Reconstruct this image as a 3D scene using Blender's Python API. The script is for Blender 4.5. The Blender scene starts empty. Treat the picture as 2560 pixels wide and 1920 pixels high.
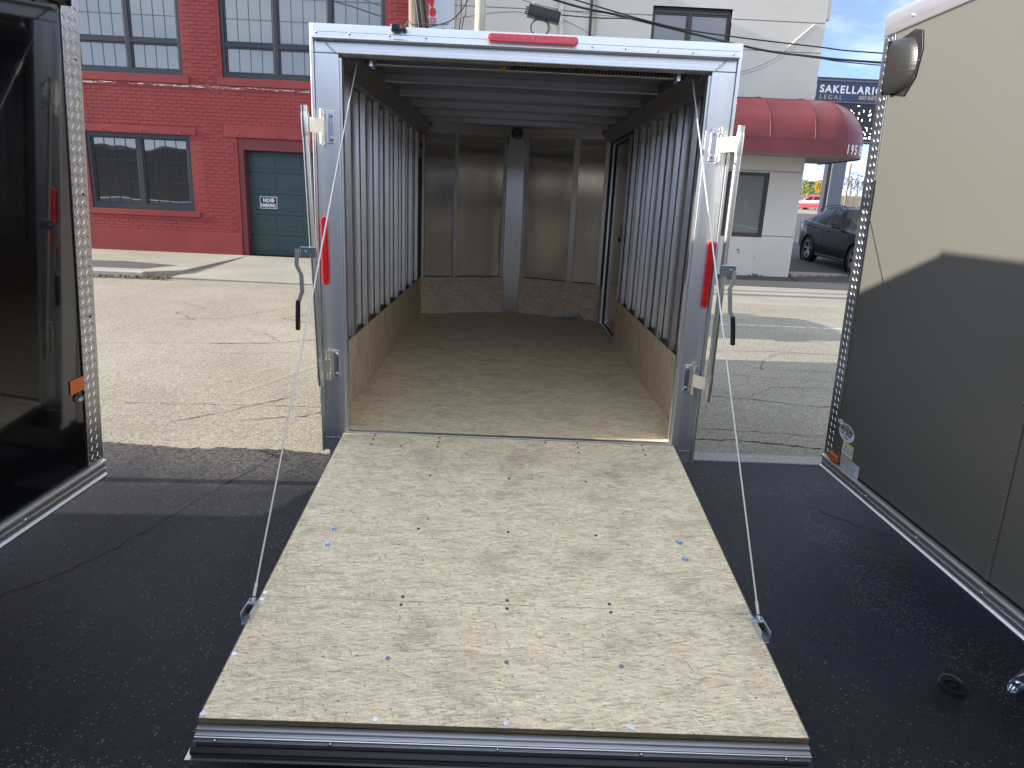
import bpy, bmesh, math, random
from mathutils import Vector, Matrix, Euler
random.seed(7)
R = math.radians
scene = bpy.context.scene
COL = scene.collection

# ------------------------------------------------------------------ camera
cam_d = bpy.data.cameras.new("camera")
cam = bpy.data.objects.new("camera", cam_d)
COL.objects.link(cam)
yaw, pitch, roll = 0.0159, -0.2651, 0.0453
F = Vector((math.sin(yaw)*math.cos(pitch), math.cos(yaw)*math.cos(pitch), math.sin(pitch)))
R0 = Vector((math.cos(yaw), -math.sin(yaw), 0)); U0 = R0.cross(F)
RR = R0*math.cos(roll)+U0*math.sin(roll); UU = -R0*math.sin(roll)+U0*math.cos(roll)
M = Matrix((( RR.x, UU.x, -F.x, -0.0493), (RR.y, UU.y, -F.y, -3.2222), (RR.z, UU.z, -F.z, 1.1561), (0, 0, 0, 1)))
cam.matrix_world = M
cam_d.sensor_width = 36.0; cam_d.lens = 36.0*1707.77/2560.0
cam_d.clip_start = 0.05; cam_d.clip_end = 3000
scene.camera = cam

# ------------------------------------------------------------------ world + sun
SUN_DIR = Vector((1.0, 0.05, -0.32)).normalized()       # direction the light travels
sun_el = math.asin(-SUN_DIR.z); sun_az = math.atan2(-SUN_DIR.x, -SUN_DIR.y)   # angle from +Y towards +X
w = bpy.data.worlds.new("World"); scene.world = w; w.use_nodes = True
CLX = 3.4
nt = w.node_tree; nt.nodes.clear()
wo = nt.nodes.new("ShaderNodeOutputWorld"); bg = nt.nodes.new("ShaderNodeBackground"); bg.inputs[1].default_value = 0.15
sky = nt.nodes.new("ShaderNodeTexSky"); sky.sky_type = 'NISHITA'; sky.sun_disc = False
sky.sun_elevation = sun_el; sky.sun_rotation = sun_az; sky.air_density = 0.13; sky.dust_density = 0.02; sky.ozone_density = 1.0
tc = nt.nodes.new("ShaderNodeTexCoord")
mp = nt.nodes.new("ShaderNodeMapping"); mp.inputs[3].default_value = (1.0, 1.3, 2.6); mp.inputs[1].default_value = (CLX, 0, 0)
nz = nt.nodes.new("ShaderNodeTexNoise"); nz.inputs["Scale"].default_value = 1.3; nz.inputs["Detail"].default_value = 7; nz.inputs["Roughness"].default_value = .6
rp = nt.nodes.new("ShaderNodeValToRGB"); rp.color_ramp.elements[0].position = .36; rp.color_ramp.elements[1].position = .58
rp.color_ramp.elements[0].color = (.09, .09, .09, 1); rp.color_ramp.elements[1].color = (.9, .9, .9, 1)
mx = nt.nodes.new("ShaderNodeMixRGB"); mx.inputs[2].default_value = (2.35, 2.60, 2.95, 1)
nt.links.new(tc.outputs["Generated"], mp.inputs[0]); nt.links.new(mp.outputs[0], nz.inputs[0])
nt.links.new(nz.outputs[0], rp.inputs[0]); nt.links.new(rp.outputs[0], mx.inputs[0]); nt.links.new(sky.outputs[0], mx.inputs[1])
nt.links.new(mx.outputs[0], bg.inputs[0]); nt.links.new(bg.outputs[0], wo.inputs[0])

sun_d = bpy.data.lights.new("sun", 'SUN'); sun_d.energy = 2.05; sun_d.angle = R(.53); sun_d.color = (1.0, .92, .79)
sun = bpy.data.objects.new("sun", sun_d); COL.objects.link(sun)
sun.rotation_euler = SUN_DIR.to_track_quat('-Z', 'Y').to_euler(); sun.location = (-20, 0, 12)
vs = scene.view_settings
vs.view_transform = 'Standard'; vs.look = 'None'; vs.gamma = 1; vs.exposure = 2.4
try: vs.use_curve_mapping = False
except Exception: pass
scene.cycles.use_denoising = True
scene.cycles.max_bounces = 14; scene.cycles.glossy_bounces = 8; scene.cycles.diffuse_bounces = 8

# ------------------------------------------------------------------ material helpers
def P(m): return m.node_tree.nodes["Principled BSDF"]
def mat(name, col, rough=.5, metal=0., spec=.5, **kw):
    m = bpy.data.materials.new(name); m.use_nodes = True; b = P(m)
    b.inputs["Base Color"].default_value = (*col, 1); b.inputs["Roughness"].default_value = rough
    b.inputs["Metallic"].default_value = metal; b.inputs["Specular IOR Level"].default_value = spec
    for k, v in kw.items(): b.inputs[k.replace('_', ' ')].default_value = v
    return m
class NT:
    def __init__(s, m): s.t = m.node_tree; s.b = P(m)
    def n(s, typ, **kw):
        x = s.t.nodes.new("ShaderNode"+typ)
        for k, v in kw.items():
            if k.startswith("i_"):
                key = k[2:]; key = int(key) if key.isdigit() else key.replace('_', ' ')
                x.inputs[key].default_value = v
            else: setattr(x, k, v)
        return x
    def l(s, a, b): s.t.links.new(a, b)
    def coord(s, scale=(1, 1, 1), rot=(0, 0, 0), loc=(0, 0, 0), src="Object"):
        c = s.n("TexCoord"); m = s.n("Mapping"); m.inputs[1].default_value = loc; m.inputs[2].default_value = rot; m.inputs[3].default_value = scale
        s.l(c.outputs[src], m.inputs[0]); return m.outputs[0]
    def noise(s, vec, scale, detail=4, rough=.55, dist=0):
        x = s.n("TexNoise"); x.inputs["Scale"].default_value = scale; x.inputs["Detail"].default_value = detail
        x.inputs["Roughness"].default_value = rough; x.inputs["Distortion"].default_value = dist; s.l(vec, x.inputs["Vector"]); return x.outputs[0]
    def ramp(s, fac, stops):
        x = s.n("ValToRGB"); e = x.color_ramp.elements
        while len(e) < len(stops): e.new(.5)
        for i, (p, c) in enumerate(stops):
            e[i].position = p; e[i].color = (*c, 1) if isinstance(c, tuple) else (c, c, c, 1)
        s.l(fac, x.inputs[0]); return x.outputs[0]
    def mix(s, fac, a, b, mode='MIX'):
        x = s.n("MixRGB"); x.blend_type = mode
        for i, v in ((0, fac), (1, a), (2, b)):
            if isinstance(v, (int, float)): x.inputs[i].default_value = v if i == 0 else (v, v, v, 1)
            elif isinstance(v, tuple): x.inputs[i].default_value = (*v, 1)
            else: s.l(v, x.inputs[i])
        return x.outputs[0]
    def math(s, op, a, b=0.):
        x = s.n("Math"); x.operation = op
        for i, v in ((0, a), (1, b)):
            if isinstance(v, (int, float)): x.inputs[i].default_value = v
            else: s.l(v, x.inputs[i])
        return x.outputs[0]
    def base(s, c): s.l(c, s.b.inputs["Base Color"])
    def rough(s, c): s.l(c, s.b.inputs["Roughness"])
    def bump(s, h, strength=.3, dist=.01):
        x = s.n("Bump"); x.inputs["Strength"].default_value = strength; x.inputs["Distance"].default_value = dist
        s.l(h, x.inputs["Height"]); s.l(x.outputs[0], s.b.inputs["Normal"])

def metal_mat(name, col, rough, streak=(300, 300, 3), wav=0., amp=.12):
    m = mat(name, col, rough, 1.0); t = NT(m)
    n1 = t.noise(t.coord(streak), 1.0, 3)
    n2 = t.noise(t.coord((3, 3, 3)), 1.0, 3)
    t.rough(t.math('ADD', t.math('MULTIPLY', n1, amp), t.math('ADD', rough-amp*.7, t.math('MULTIPLY', n2, amp*.6))))
    t.base(t.mix(t.math('MULTIPLY', n2, .5), col, tuple(c*.8 for c in col)))
    if wav:
        t.bump(t.noise(t.coord((2.2, 2.2, .9)), 1.0, 1), wav, .02)
    return m
ALU = metal_mat("aluminium_extrusion", (.80, .81, .83), .36, (260, 260, 2))
ALUX = metal_mat("aluminium_extrusion_cross", (.80, .81, .83), .36, (2, 260, 260))
ALUY = metal_mat("aluminium_extrusion_long", (.74, .74, .75), .36, (200, 2, 260))
MILL = metal_mat("mill_finish_skin", (.86, .83, .79), .22, (60, 60, 2), .30, .08)
MILLN = metal_mat("nose_mill_skin", (.86, .83, .79), .13, (60, 60, 2), .12, .06)
STUD = metal_mat("galvanised_stud", (.82, .83, .86), .34, (120, 120, 2))
BOW = metal_mat("galvanised_bow", (.74, .75, .79), .30, (.5, 4, 4), 0., .04)
ROOFM = metal_mat("dull_roof_sheet", (.30, .31, .34), .34, (1, 3, 3), 0., .05)
ZINC = mat("zinc_bolt", (.62, .68, .78), .25, 1.0)
BAR = metal_mat("lock_bar_steel", (.74, .74, .72), .33, (80, 80, 2))
BRKT = mat("bracket_steel", (.78, .77, .73), .36, 1.0)
CABLE = mat("steel_cable", (.68, .68, .66), .42, .8)
BLACK = mat("black_rubber", (.012, .012, .013), .55)
BLKPL = mat("black_plastic", (.015, .015, .017), .32)
RUBBER = mat("rubber_seal", (.010, .010, .011), .38)
YEL = mat("yellow_bracket", (.42, .30, .03), .5, .3)
DARKSP = mat("dark_spring", (.03, .033, .04), .35, .8)
AMBER = mat("amber_lens", (.55, .12, .005), .15, 0, .6, Coat_Weight=.6)
ORANGE = mat("orange_reflector", (.75, .17, .03), .45, 0, .4)
WHITE = mat("white_print", (.75, .76, .78), .5)
CREAMP = mat("cream_print", (.42, .36, .27), .6)
YELLOWP = mat("yellow_print", (.62, .64, .12), .5)
BLACKP = mat("black_print", (.02, .02, .025), .5)
BLUEP = mat("blue_print", (.03, .06, .16), .5)
REDP = mat("red_print", (.62, .04, .04), .5)
TYRE = mat("tyre_rubber", (.016, .016, .017), .75)
RIM = mat("rim_silver", (.62, .63, .65), .28, .9)

def lens_mat():
    m = mat("red_lens", (.62, .006, .012), .12, 0, .6, Coat_Weight=1.0, Coat_Roughness=.05); t = NT(m)
    v = t.n("TexVoronoi"); v.inputs["Scale"].default_value = 60; t.l(t.coord(), v.inputs["Vector"])
    t.bump(v.outputs[0], .25, .004); return m
REDL = lens_mat()

def osb(name, tint, contrast=1., dirt=.5, swap=None):
    """oriented strand board: three crossed layers of random-toned strands, fibre lines, dark flecks, smudges"""
    m = mat(name, (.5, .4, .28), .72, 0, .25); t = NT(m)
    rot = swap if swap else (0, 0, 0)
    c0 = t.coord((1, 1, 1), rot)
    warp = t.n("TexNoise"); warp.inputs["Scale"].default_value = 6; warp.inputs["Detail"].default_value = 2; t.l(c0, warp.inputs["Vector"])
    def layer(ang, sx, sy, k):
        mp_ = t.n("Mapping"); mp_.inputs[2].default_value = (0, 0, ang); mp_.inputs[1].default_value = (k, k*2, 0)
        mixv = t.n("VectorMath"); mixv.operation = 'MULTIPLY_ADD'; mixv.inputs[1].default_value = (.03, .012, 0)
        t.l(warp.outputs[1], mixv.inputs[0]); t.l(c0, mixv.inputs[2]); t.l(mixv.outputs[0], mp_.inputs[0])
        sc = t.n("VectorMath"); sc.operation = 'MULTIPLY'; sc.inputs[1].default_value = (sx, sy, 1); t.l(mp_.outputs[0], sc.inputs[0])
        v = t.n("TexVoronoi"); v.voronoi_dimensions = '2D'; v.inputs["Scale"].default_value = 1; v.inputs["Randomness"].default_value = 1
        t.l(sc.outputs[0], v.inputs["Vector"])
        g = t.n("SeparateColor"); t.l(v.outputs["Color"], g.inputs[0]); return g.outputs[0], g.outputs[1], v.outputs["Distance"]
    a, a2, da = layer(.05, 26, 230, 0.3); b, b2, db = layer(.26, 30, 260, 3.1); c, c2, dc = layer(-.22, 28, 240, 7.7); d, d2, dd = layer(1.15, 34, 190, 5.2)
    def pal(x):
        return t.ramp(x, [(0, tuple(v*.60 for v in tint)), (.14, tuple(v*.80 for v in tint)), (.4, tuple(v*.95 for v in tint)), (.8, tuple(v*1.06 for v in tint)), (1, tuple(v*1.17 for v in tint))])
    A = pal(a)
    A = t.mix(t.ramp(b2, [(.56, 0.), (.58, 1.)]), A, pal(b))
    A = t.mix(t.ramp(c2, [(.60, 0.), (.62, 1.)]), A, pal(c))
    A = t.mix(t.ramp(d2, [(.93, 0.), (.95, .8)]), A, pal(d))
    hue = t.noise(t.coord((14, 60, 20), rot, (7, 3, 1)), 1.0, 4, .75)
    A = t.mix(t.ramp(hue, [(.50, 0.), (.66, .55)]), A, t.mix(1, A, (1.0, .84, .62), 'MULTIPLY'))
    A = t.mix(t.ramp(hue, [(.30, .55), (.42, 0.)]), A, t.mix(1, A, (.80, .80, .84), 'MULTIPLY'))
    fib = t.noise(t.coord((30, 520, 40), rot), 1.0, 4, .75, .9)
    A = t.mix(.55*contrast, A, t.ramp(fib, [(.32, .40), (.46, .95), (.72, 1.22)]), 'MULTIPLY')
    fib2 = t.noise(t.coord((260, 60, 40), rot), 1.0, 3, .7, .8)
    A = t.mix(.30*contrast, A, t.ramp(fib2, [(.32, .45), (.48, 1.)]), 'MULTIPLY')
    tone = t.noise(t.coord((5, 14, 6), rot), 1.0, 4, .6)
    A = t.mix(.75, A, t.ramp(tone, [(.3, (.84, .80, .76)), (.5, (1., 1., 1.)), (.7, (1.08, 1.08, 1.05))]), 'MULTIPLY')
    fleck = t.noise(t.coord((70, 130, 60), rot, (4, 1, 2)), 1.0, 2, .5)
    A = t.mix(t.ramp(fleck, [(.665, 0.), (.70, .85)]), A, (.085, .05, .028))
    thin = t.noise(t.coord((45, 330, 60), (rot[0], rot[1], rot[2]+.12), (2, 8, 5)), 1.0, 3, .6, .5)
    A = t.mix(t.ramp(thin, [(.64, 0.), (.72, .6)]), A, (.24, .165, .10))
    dn = t.noise(t.coord((3.1, 3.1, 3.1), rot, (1.3, .4, 0)), 1.0, 5, .65)
    A = t.mix(t.math('MULTIPLY', t.ramp(dn, [(.52, 0.), (.72, 1.)]), dirt), A, t.mix(1, A, (.62, .62, .64), 'MULTIPLY'))
    t.base(A)
    t.bump(t.mix(.5, da, fib), .25, .002)
    t.rough(t.ramp(a, [(0, .62), (1, .82)]))
    return m
OSB = osb("osb_ramp", (.89, .755, .555), 1.3, .85)
OSBF = osb("osb_floor", (.86, .72, .50), 1.1, .55)
OSBK = osb("osb_kick", (.80, .66, .49), .8, .2, (0, R(90), 0))
OSBN = osb("osb_nose", (.82, .67, .51), .8, .3, (R(90), 0, 0))
OSBE = mat("osb_edge", (.20, .15, .09), .9); _t = NT(OSBE); _t.base(_t.ramp(_t.noise(_t.coord((8, 200, 300)), 1., 4, .7), [(.35, (.09, .06, .035)), (.65, (.24, .18, .11))]))

def asphalt(name, c_dark, c_mid, speck, speck_amt, scale=1., rough=.8, bump=.5, cracks=0., wear=None, tint=None, region=False):
    m = mat(name, c_mid, rough, 0, .35); t = NT(m); co = t.coord()
    fine = t.noise(co, 75*scale, 4, .8); mid = t.noise(co, 22*scale, 5, .65); big = t.noise(co, .7, 5, .6)
    A = t.mix(t.ramp(fine, [(.40, 0.), (.60, 1.)]), c_dark, c_mid)
    A = t.mix(.6, A, t.ramp(big, [(.3, .72), (.7, 1.2)]), 'MULTIPLY')
    v = t.n("TexVoronoi"); v.inputs["Scale"].default_value = 120*scale; t.l(co, v.inputs["Vector"])
    g = t.n("SeparateColor"); t.l(v.outputs["Color"], g.inputs[0])
    near = t.ramp(v.outputs["Distance"], [(.18, 1.), (.42, 0.)])
    pick = t.ramp(g.outputs[0], [(1-speck_amt, 0.), (1-speck_amt+.02, 1.)])
    if wear: # worn patches where the stones show
        wn = t.noise(t.coord(wear[0], (0, 0, wear[1])), 1.0, 6, .7, .4)
        wr = t.ramp(wn, [(wear[2], 0.), (wear[2]+.13, 1.)])
        pick2 = t.ramp(t.math('ADD', g.outputs[0], t.math('MULTIPLY', wr, .5)), [(1-speck_amt, 0.), (1-speck_amt+.02, 1.)])
        pick = pick2
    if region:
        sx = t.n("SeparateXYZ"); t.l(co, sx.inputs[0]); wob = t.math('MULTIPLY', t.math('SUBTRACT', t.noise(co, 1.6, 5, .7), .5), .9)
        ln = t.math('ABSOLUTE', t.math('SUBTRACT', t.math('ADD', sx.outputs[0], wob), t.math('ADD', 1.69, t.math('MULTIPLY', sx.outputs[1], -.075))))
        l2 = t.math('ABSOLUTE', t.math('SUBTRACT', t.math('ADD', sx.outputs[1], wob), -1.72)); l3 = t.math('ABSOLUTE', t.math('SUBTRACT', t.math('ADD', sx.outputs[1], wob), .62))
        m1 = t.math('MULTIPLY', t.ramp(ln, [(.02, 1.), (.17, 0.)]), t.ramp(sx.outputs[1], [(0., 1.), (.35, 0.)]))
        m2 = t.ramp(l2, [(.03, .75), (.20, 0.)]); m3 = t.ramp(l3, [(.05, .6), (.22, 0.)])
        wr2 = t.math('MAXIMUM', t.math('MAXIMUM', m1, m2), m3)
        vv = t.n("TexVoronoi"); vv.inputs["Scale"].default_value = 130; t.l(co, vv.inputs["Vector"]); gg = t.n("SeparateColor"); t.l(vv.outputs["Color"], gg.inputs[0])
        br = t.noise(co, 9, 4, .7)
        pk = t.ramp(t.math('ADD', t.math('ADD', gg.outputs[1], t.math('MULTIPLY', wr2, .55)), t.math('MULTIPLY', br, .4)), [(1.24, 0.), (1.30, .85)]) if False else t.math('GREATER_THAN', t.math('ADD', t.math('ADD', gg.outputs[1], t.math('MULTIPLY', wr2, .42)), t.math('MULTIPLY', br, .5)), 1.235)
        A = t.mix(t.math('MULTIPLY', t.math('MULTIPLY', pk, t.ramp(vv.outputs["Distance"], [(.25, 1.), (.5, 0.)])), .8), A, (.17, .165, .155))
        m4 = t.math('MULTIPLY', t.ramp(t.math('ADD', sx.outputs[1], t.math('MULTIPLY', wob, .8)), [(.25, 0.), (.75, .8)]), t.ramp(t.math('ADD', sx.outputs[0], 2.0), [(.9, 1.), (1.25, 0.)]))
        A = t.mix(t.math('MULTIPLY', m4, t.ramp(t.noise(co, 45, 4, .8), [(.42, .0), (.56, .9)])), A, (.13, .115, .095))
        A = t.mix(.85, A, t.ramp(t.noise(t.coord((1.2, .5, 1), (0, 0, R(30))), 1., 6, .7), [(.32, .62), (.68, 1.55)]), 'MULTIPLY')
    A = t.mix(t.math('MULTIPLY', near, pick), A, speck)
    if cracks:
        wv = t.n("TexNoise"); wv.inputs["Scale"].default_value = 1.6; wv.inputs["Detail"].default_value = 6; t.l(co, wv.inputs["Vector"])
        ad = t.n("VectorMath"); ad.operation = 'MULTIPLY_ADD'; ad.inputs[1].default_value = (1.0, 1.0, 0); t.l(wv.outputs[1], ad.inputs[0]); t.l(co, ad.inputs[2])
        vc = t.n("TexVoronoi"); vc.feature = 'DISTANCE_TO_EDGE'; vc.inputs["Scale"].default_value = cracks; t.l(ad.outputs[0], vc.inputs["Vector"])
        keep = t.ramp(t.noise(co, .55, 3), [(.45, 0.), (.56, 1.)])
        line = t.ramp(vc.outputs[0], [(.004, 1.), (.013, 0.)])
        A = t.mix(t.math('MULTIPLY', t.math('MULTIPLY', line, keep), .85), A, (.028, .025, .022))
    t.base(A)
    t.bump(t.mix(.5, fine, mid), bump, .006)
    return m
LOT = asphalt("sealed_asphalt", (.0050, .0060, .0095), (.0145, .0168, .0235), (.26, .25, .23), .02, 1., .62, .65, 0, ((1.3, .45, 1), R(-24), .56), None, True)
STREET = asphalt("aged_asphalt", (.155, .137, .108), (.39, .35, .28), (.62, .57, .48), .22, .9, .9, .6, 0)
PATCH = asphalt("dark_patch_asphalt", (.05, .05, .053), (.10, .10, .10), (.25, .24, .22), .08, .8, .9, .4, 0)
CONC = asphalt("old_concrete", (.26, .24, .20), (.36, .33, .28), (.42, .40, .36), .1, .5, .92, .3, 0)
KERBC = asphalt("kerb_concrete", (.30, .285, .27), (.44, .42, .40), (.5, .48, .46), .1, 1., .9, .3)
GROUNDM = asphalt("far_ground", (.06, .06, .06), (.11, .108, .10), (.2, .2, .19), .05, .5, .95, .2)
REDK = mat("red_kerb_paint", (.36, .10, .09), .8); _t = NT(REDK); _t.base(_t.mix(_t.ramp(_t.noise(_t.coord((9, 9, 9)), 1., 5, .7), [(.45, 0.), (.62, 1.)]), (.36, .09, .08), (.42, .37, .33)))
LINEP = mat("faded_line_paint", (.6, .6, .55), .8); LINEY = mat("faded_yellow_mark", (.48, .41, .24), .85)
def fadedpaint(m, c):
    t = NT(m); tr = t.n("BsdfTransparent"); mxs = t.n("MixShader"); out = m.node_tree.nodes["Material Output"]
    f = t.ramp(t.noise(t.coord((12, 12, 12)), 1., 6, .8), [(.36+c*.4, .10), (.56+c*.5, .9-c)]); t.l(f, mxs.inputs[0]); t.l(tr.outputs[0], mxs.inputs[1]); t.l(t.b.outputs[0], mxs.inputs[2]); t.l(mxs.outputs[0], out.inputs[0])
fadedpaint(LINEP, 0); fadedpaint(LINEY, .25)

def paint_brick():
    m = mat("red_masonry_paint", (.36, .05, .045), .62, 0, .3); t = NT(m)
    big = t.noise(t.coord((1.1, 1.1, 1.1)), 1., 5, .65); f = t.noise(t.coord((30, 30, 30)), 1., 4, .7)
    A = t.mix(t.ramp(big, [(.35, 0.), (.68, 1.)]), (.215, .032, .031), (.270, .043, .041))
    A = t.mix(t.ramp(t.noise(t.coord((14, 14, 22), (0, 0, 0), (3, 0, 9)), 1., 4, .75), [(.69, 0.), (.73, 1.)]), A, (.12, .025, .024))
    t.base(A); t.bump(f, .45, .008); return m
BRICKM = paint_brick()
def chip():
    m = mat("peeling_paint_line", (.62, .58, .55), .8); t = NT(m)
    tr = t.n("BsdfTransparent"); mxs = t.n("MixShader"); out = m.node_tree.nodes["Material Output"]
    f = t.ramp(t.noise(t.coord((6, 6, 45)), 1., 6, .8), [(.53, 0.), (.56, 1.)]); t.l(f, mxs.inputs[0]); t.l(tr.outputs[0], mxs.inputs[1]); t.l(t.b.outputs[0], mxs.inputs[2]); t.l(mxs.outputs[0], out.inputs[0]); return m
CHIP = chip()
DKRED = mat("dark_red_paint", (.15, .026, .026), .6)
WFRAME = mat("charcoal_window_frame", (.018, .021, .029), .42)
WFRAME2 = mat("bronze_window_frame", (.045, .038, .032), .4)
def glass_mat(name, inner, ior=1.9, wav=.06, blinds=None):
    m = mat(name, inner, .9, 0, .5, IOR=1.5, Coat_Weight=1.0, Coat_Roughness=.01, Coat_IOR=ior); t = NT(m)
    x = t.n("Bump"); x.inputs["Strength"].default_value = wav; x.inputs["Distance"].default_value = .05
    t.l(t.noise(t.coord((1.2, 1.2, 1.2)), 1., 1), x.inputs["Height"]); t.l(x.outputs[0], t.b.inputs["Coat Normal"])
    return m
GL_UP = glass_mat("upper_window_glass", (.11, .125, .135), 2.1)
GL_LO = glass_mat("lower_window_glass", (.010, .012, .013), 2.2)
GL_GR = glass_mat("office_window_glass", (.12, .125, .13), 1.9)
GL_GR2 = glass_mat("office_blind_glass", (.17, .18, .17), 1.6)
MUNT = mat("muntin_grey", (.10, .125, .15), .5)
MUNTD = mat("dark_muntin", (.022, .026, .032), .5)
GREEN = mat("dark_green_door", (.018, .045, .044), .45); _t = NT(GREEN); _t.bump(_t.noise(_t.coord((3, 3, 60)), 1., 3), .15, .004)
def stucco():
    m = mat("warm_grey_stucco", (.50, .475, .42), .92, 0, .2); t = NT(m)
    A = t.mix(t.ramp(t.noise(t.coord((.5, .5, .7)), 1., 5, .6), [(.3, 0.), (.7, 1.)]), (.60, .555, .48), (.68, .63, .55)); 
    A = t.mix(t.ramp(t.noise(t.coord((90, 90, 90)), 1., 3, .7), [(.3, 0.), (.7, .25)]), A, (.38, .36, .32))
    t.base(A); t.bump(t.noise(t.coord((60, 60, 60)), 1., 4, .7), .5, .006); return m
STUC = stucco(); STUCD = mat("stucco_joint_shade", (.30, .285, .25), .9)
AWN = mat("maroon_awning_vinyl", (.34, .035, .045), .45, 0, .4); _t = NT(AWN)
_t.base(_t.mix(_t.ramp(_t.noise(_t.coord((1.5, 1.5, 1.5)), 1., 4), [(.3, 0.), (.7, 1.)]), (.13, .022, .026), (.17, .028, .031))); _t.bump(_t.noise(_t.coord((2.5, 2.5, 2.5)), 1., 2), .3, .03)
SOFF = mat("soffit_panel", (.34, .31, .26), .8)
def wood(name, a, b, sc=(30, 30, 1.2)):
    m = mat(name, a, .85, 0, .2); t = NT(m); n = t.noise(t.coord(sc), 1., 5, .7)
    t.base(t.ramp(n, [(.3, b), (.55, a), (.75, tuple(min(1, c*1.25) for c in a))])); t.bump(n, .5, .01); return m
POLEW = wood("weathered_pole_wood", (.27, .22, .17), (.08, .06, .045))
POST2 = wood("pale_pole_wood", (.55, .50, .40), (.33, .29, .22), (14, 14, .8))
FENCEW = wood("tan_fence_wood", (.50, .38, .24), (.40, .30, .18), (3, 3, 3))
BARK = wood("grey_bark", (.20, .165, .135), (.09, .07, .06))
WIRE = mat("black_wire_jacket", (.014, .014, .016), .5); WIREG = mat("grey_wire_jacket", (.10, .10, .10), .6)
SIGNB = mat("navy_sign_face", (.018, .030, .085), .35); LEDB = mat("dark_led_face", (.012, .017, .019), .5)
PYLON = mat("blue_grey_pylon", (.13, .145, .18), .55); PYLD = mat("dark_sign_metal", (.03, .032, .034), .5)
LED = mat("lit_led", (.8, .8, .8), .5); P(LED).inputs["Emission Color"].default_value = (1, 1, 1, 1); P(LED).inputs["Emission Strength"].default_value = 1.2
CARBLK = mat("black_car_paint", (.004, .005, .009), .3, 0, .12, Coat_Weight=.28, Coat_Roughness=.03)
CARRED = mat("red_car_paint", (.50, .02, .035), .25, 0, .5, Coat_Weight=1.0)
CARSIL = mat("silver_car_paint", (.35, .36, .37), .3, .8, .5, Coat_Weight=1.0)
CARGL = mat("car_glass", (.008, .010, .014), .04, 0, .35, IOR=1.45)
LAMPG = mat("lamp_lens_pale", (.6, .6, .6), .15)
def charcoal():
    m = mat("charcoal_metallic_paint", (.12, .115, .105), .42, .12, .5, Coat_Weight=.3, Coat_Roughness=.22); t = NT(m)
    f = t.noise(t.coord((420, 420, 420)), 1., 2); t.base(t.mix(t.ramp(f, [(.35, 0.), (.65, 1.)]), (.095, .092, .083), (.140, .135, .122)))
    t.bump(t.noise(t.coord((.8, .8, .8)), 1., 1), .15, .03); return m
CHAR = charcoal()
BLKG = mat("gloss_black_skin", (.004, .004, .0045), .06, 0, .3, IOR=1.5, Coat_Weight=.65, Coat_Roughness=.02); _t = NT(BLKG); _t.bump(_t.noise(_t.coord((1.5, 1.0, 1.0)), 1., 1), .09, .02)
DIAM = metal_mat("diamond_plate", (.66, .66, .67), .26, (20, 20, 20), .0)
WSKIN = mat("white_trailer_skin", (.62, .62, .62), .3, 0, .5, Coat_Weight=.4)
FENDM = mat("fender_aluminium", (.78, .78, .78), .25, 1.)
RAG = mat("pale_blue_cloth", (.30, .38, .42), .9); CLEAR = mat("clear_plastic", (.85, .87, .9), .08, 0, .5, Transmission_Weight=.9, IOR=1.35)
LEAFY = mat("spring_leaves", (.19, .21, .035), .7); LEAFD = mat("evergreen_needles", (.045, .06, .022), .8); LEAFB = mat("dry_twigs", (.20, .15, .115), .9)
DRYL = mat("dry_leaf_litter", (.17, .115, .06), .9); _t = NT(DRYL); _t.base(_t.ramp(_t.noise(_t.coord((40, 40, 40)), 1., 3), [(.3, (.08, .05, .03)), (.7, (.30, .22, .12))]))

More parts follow.
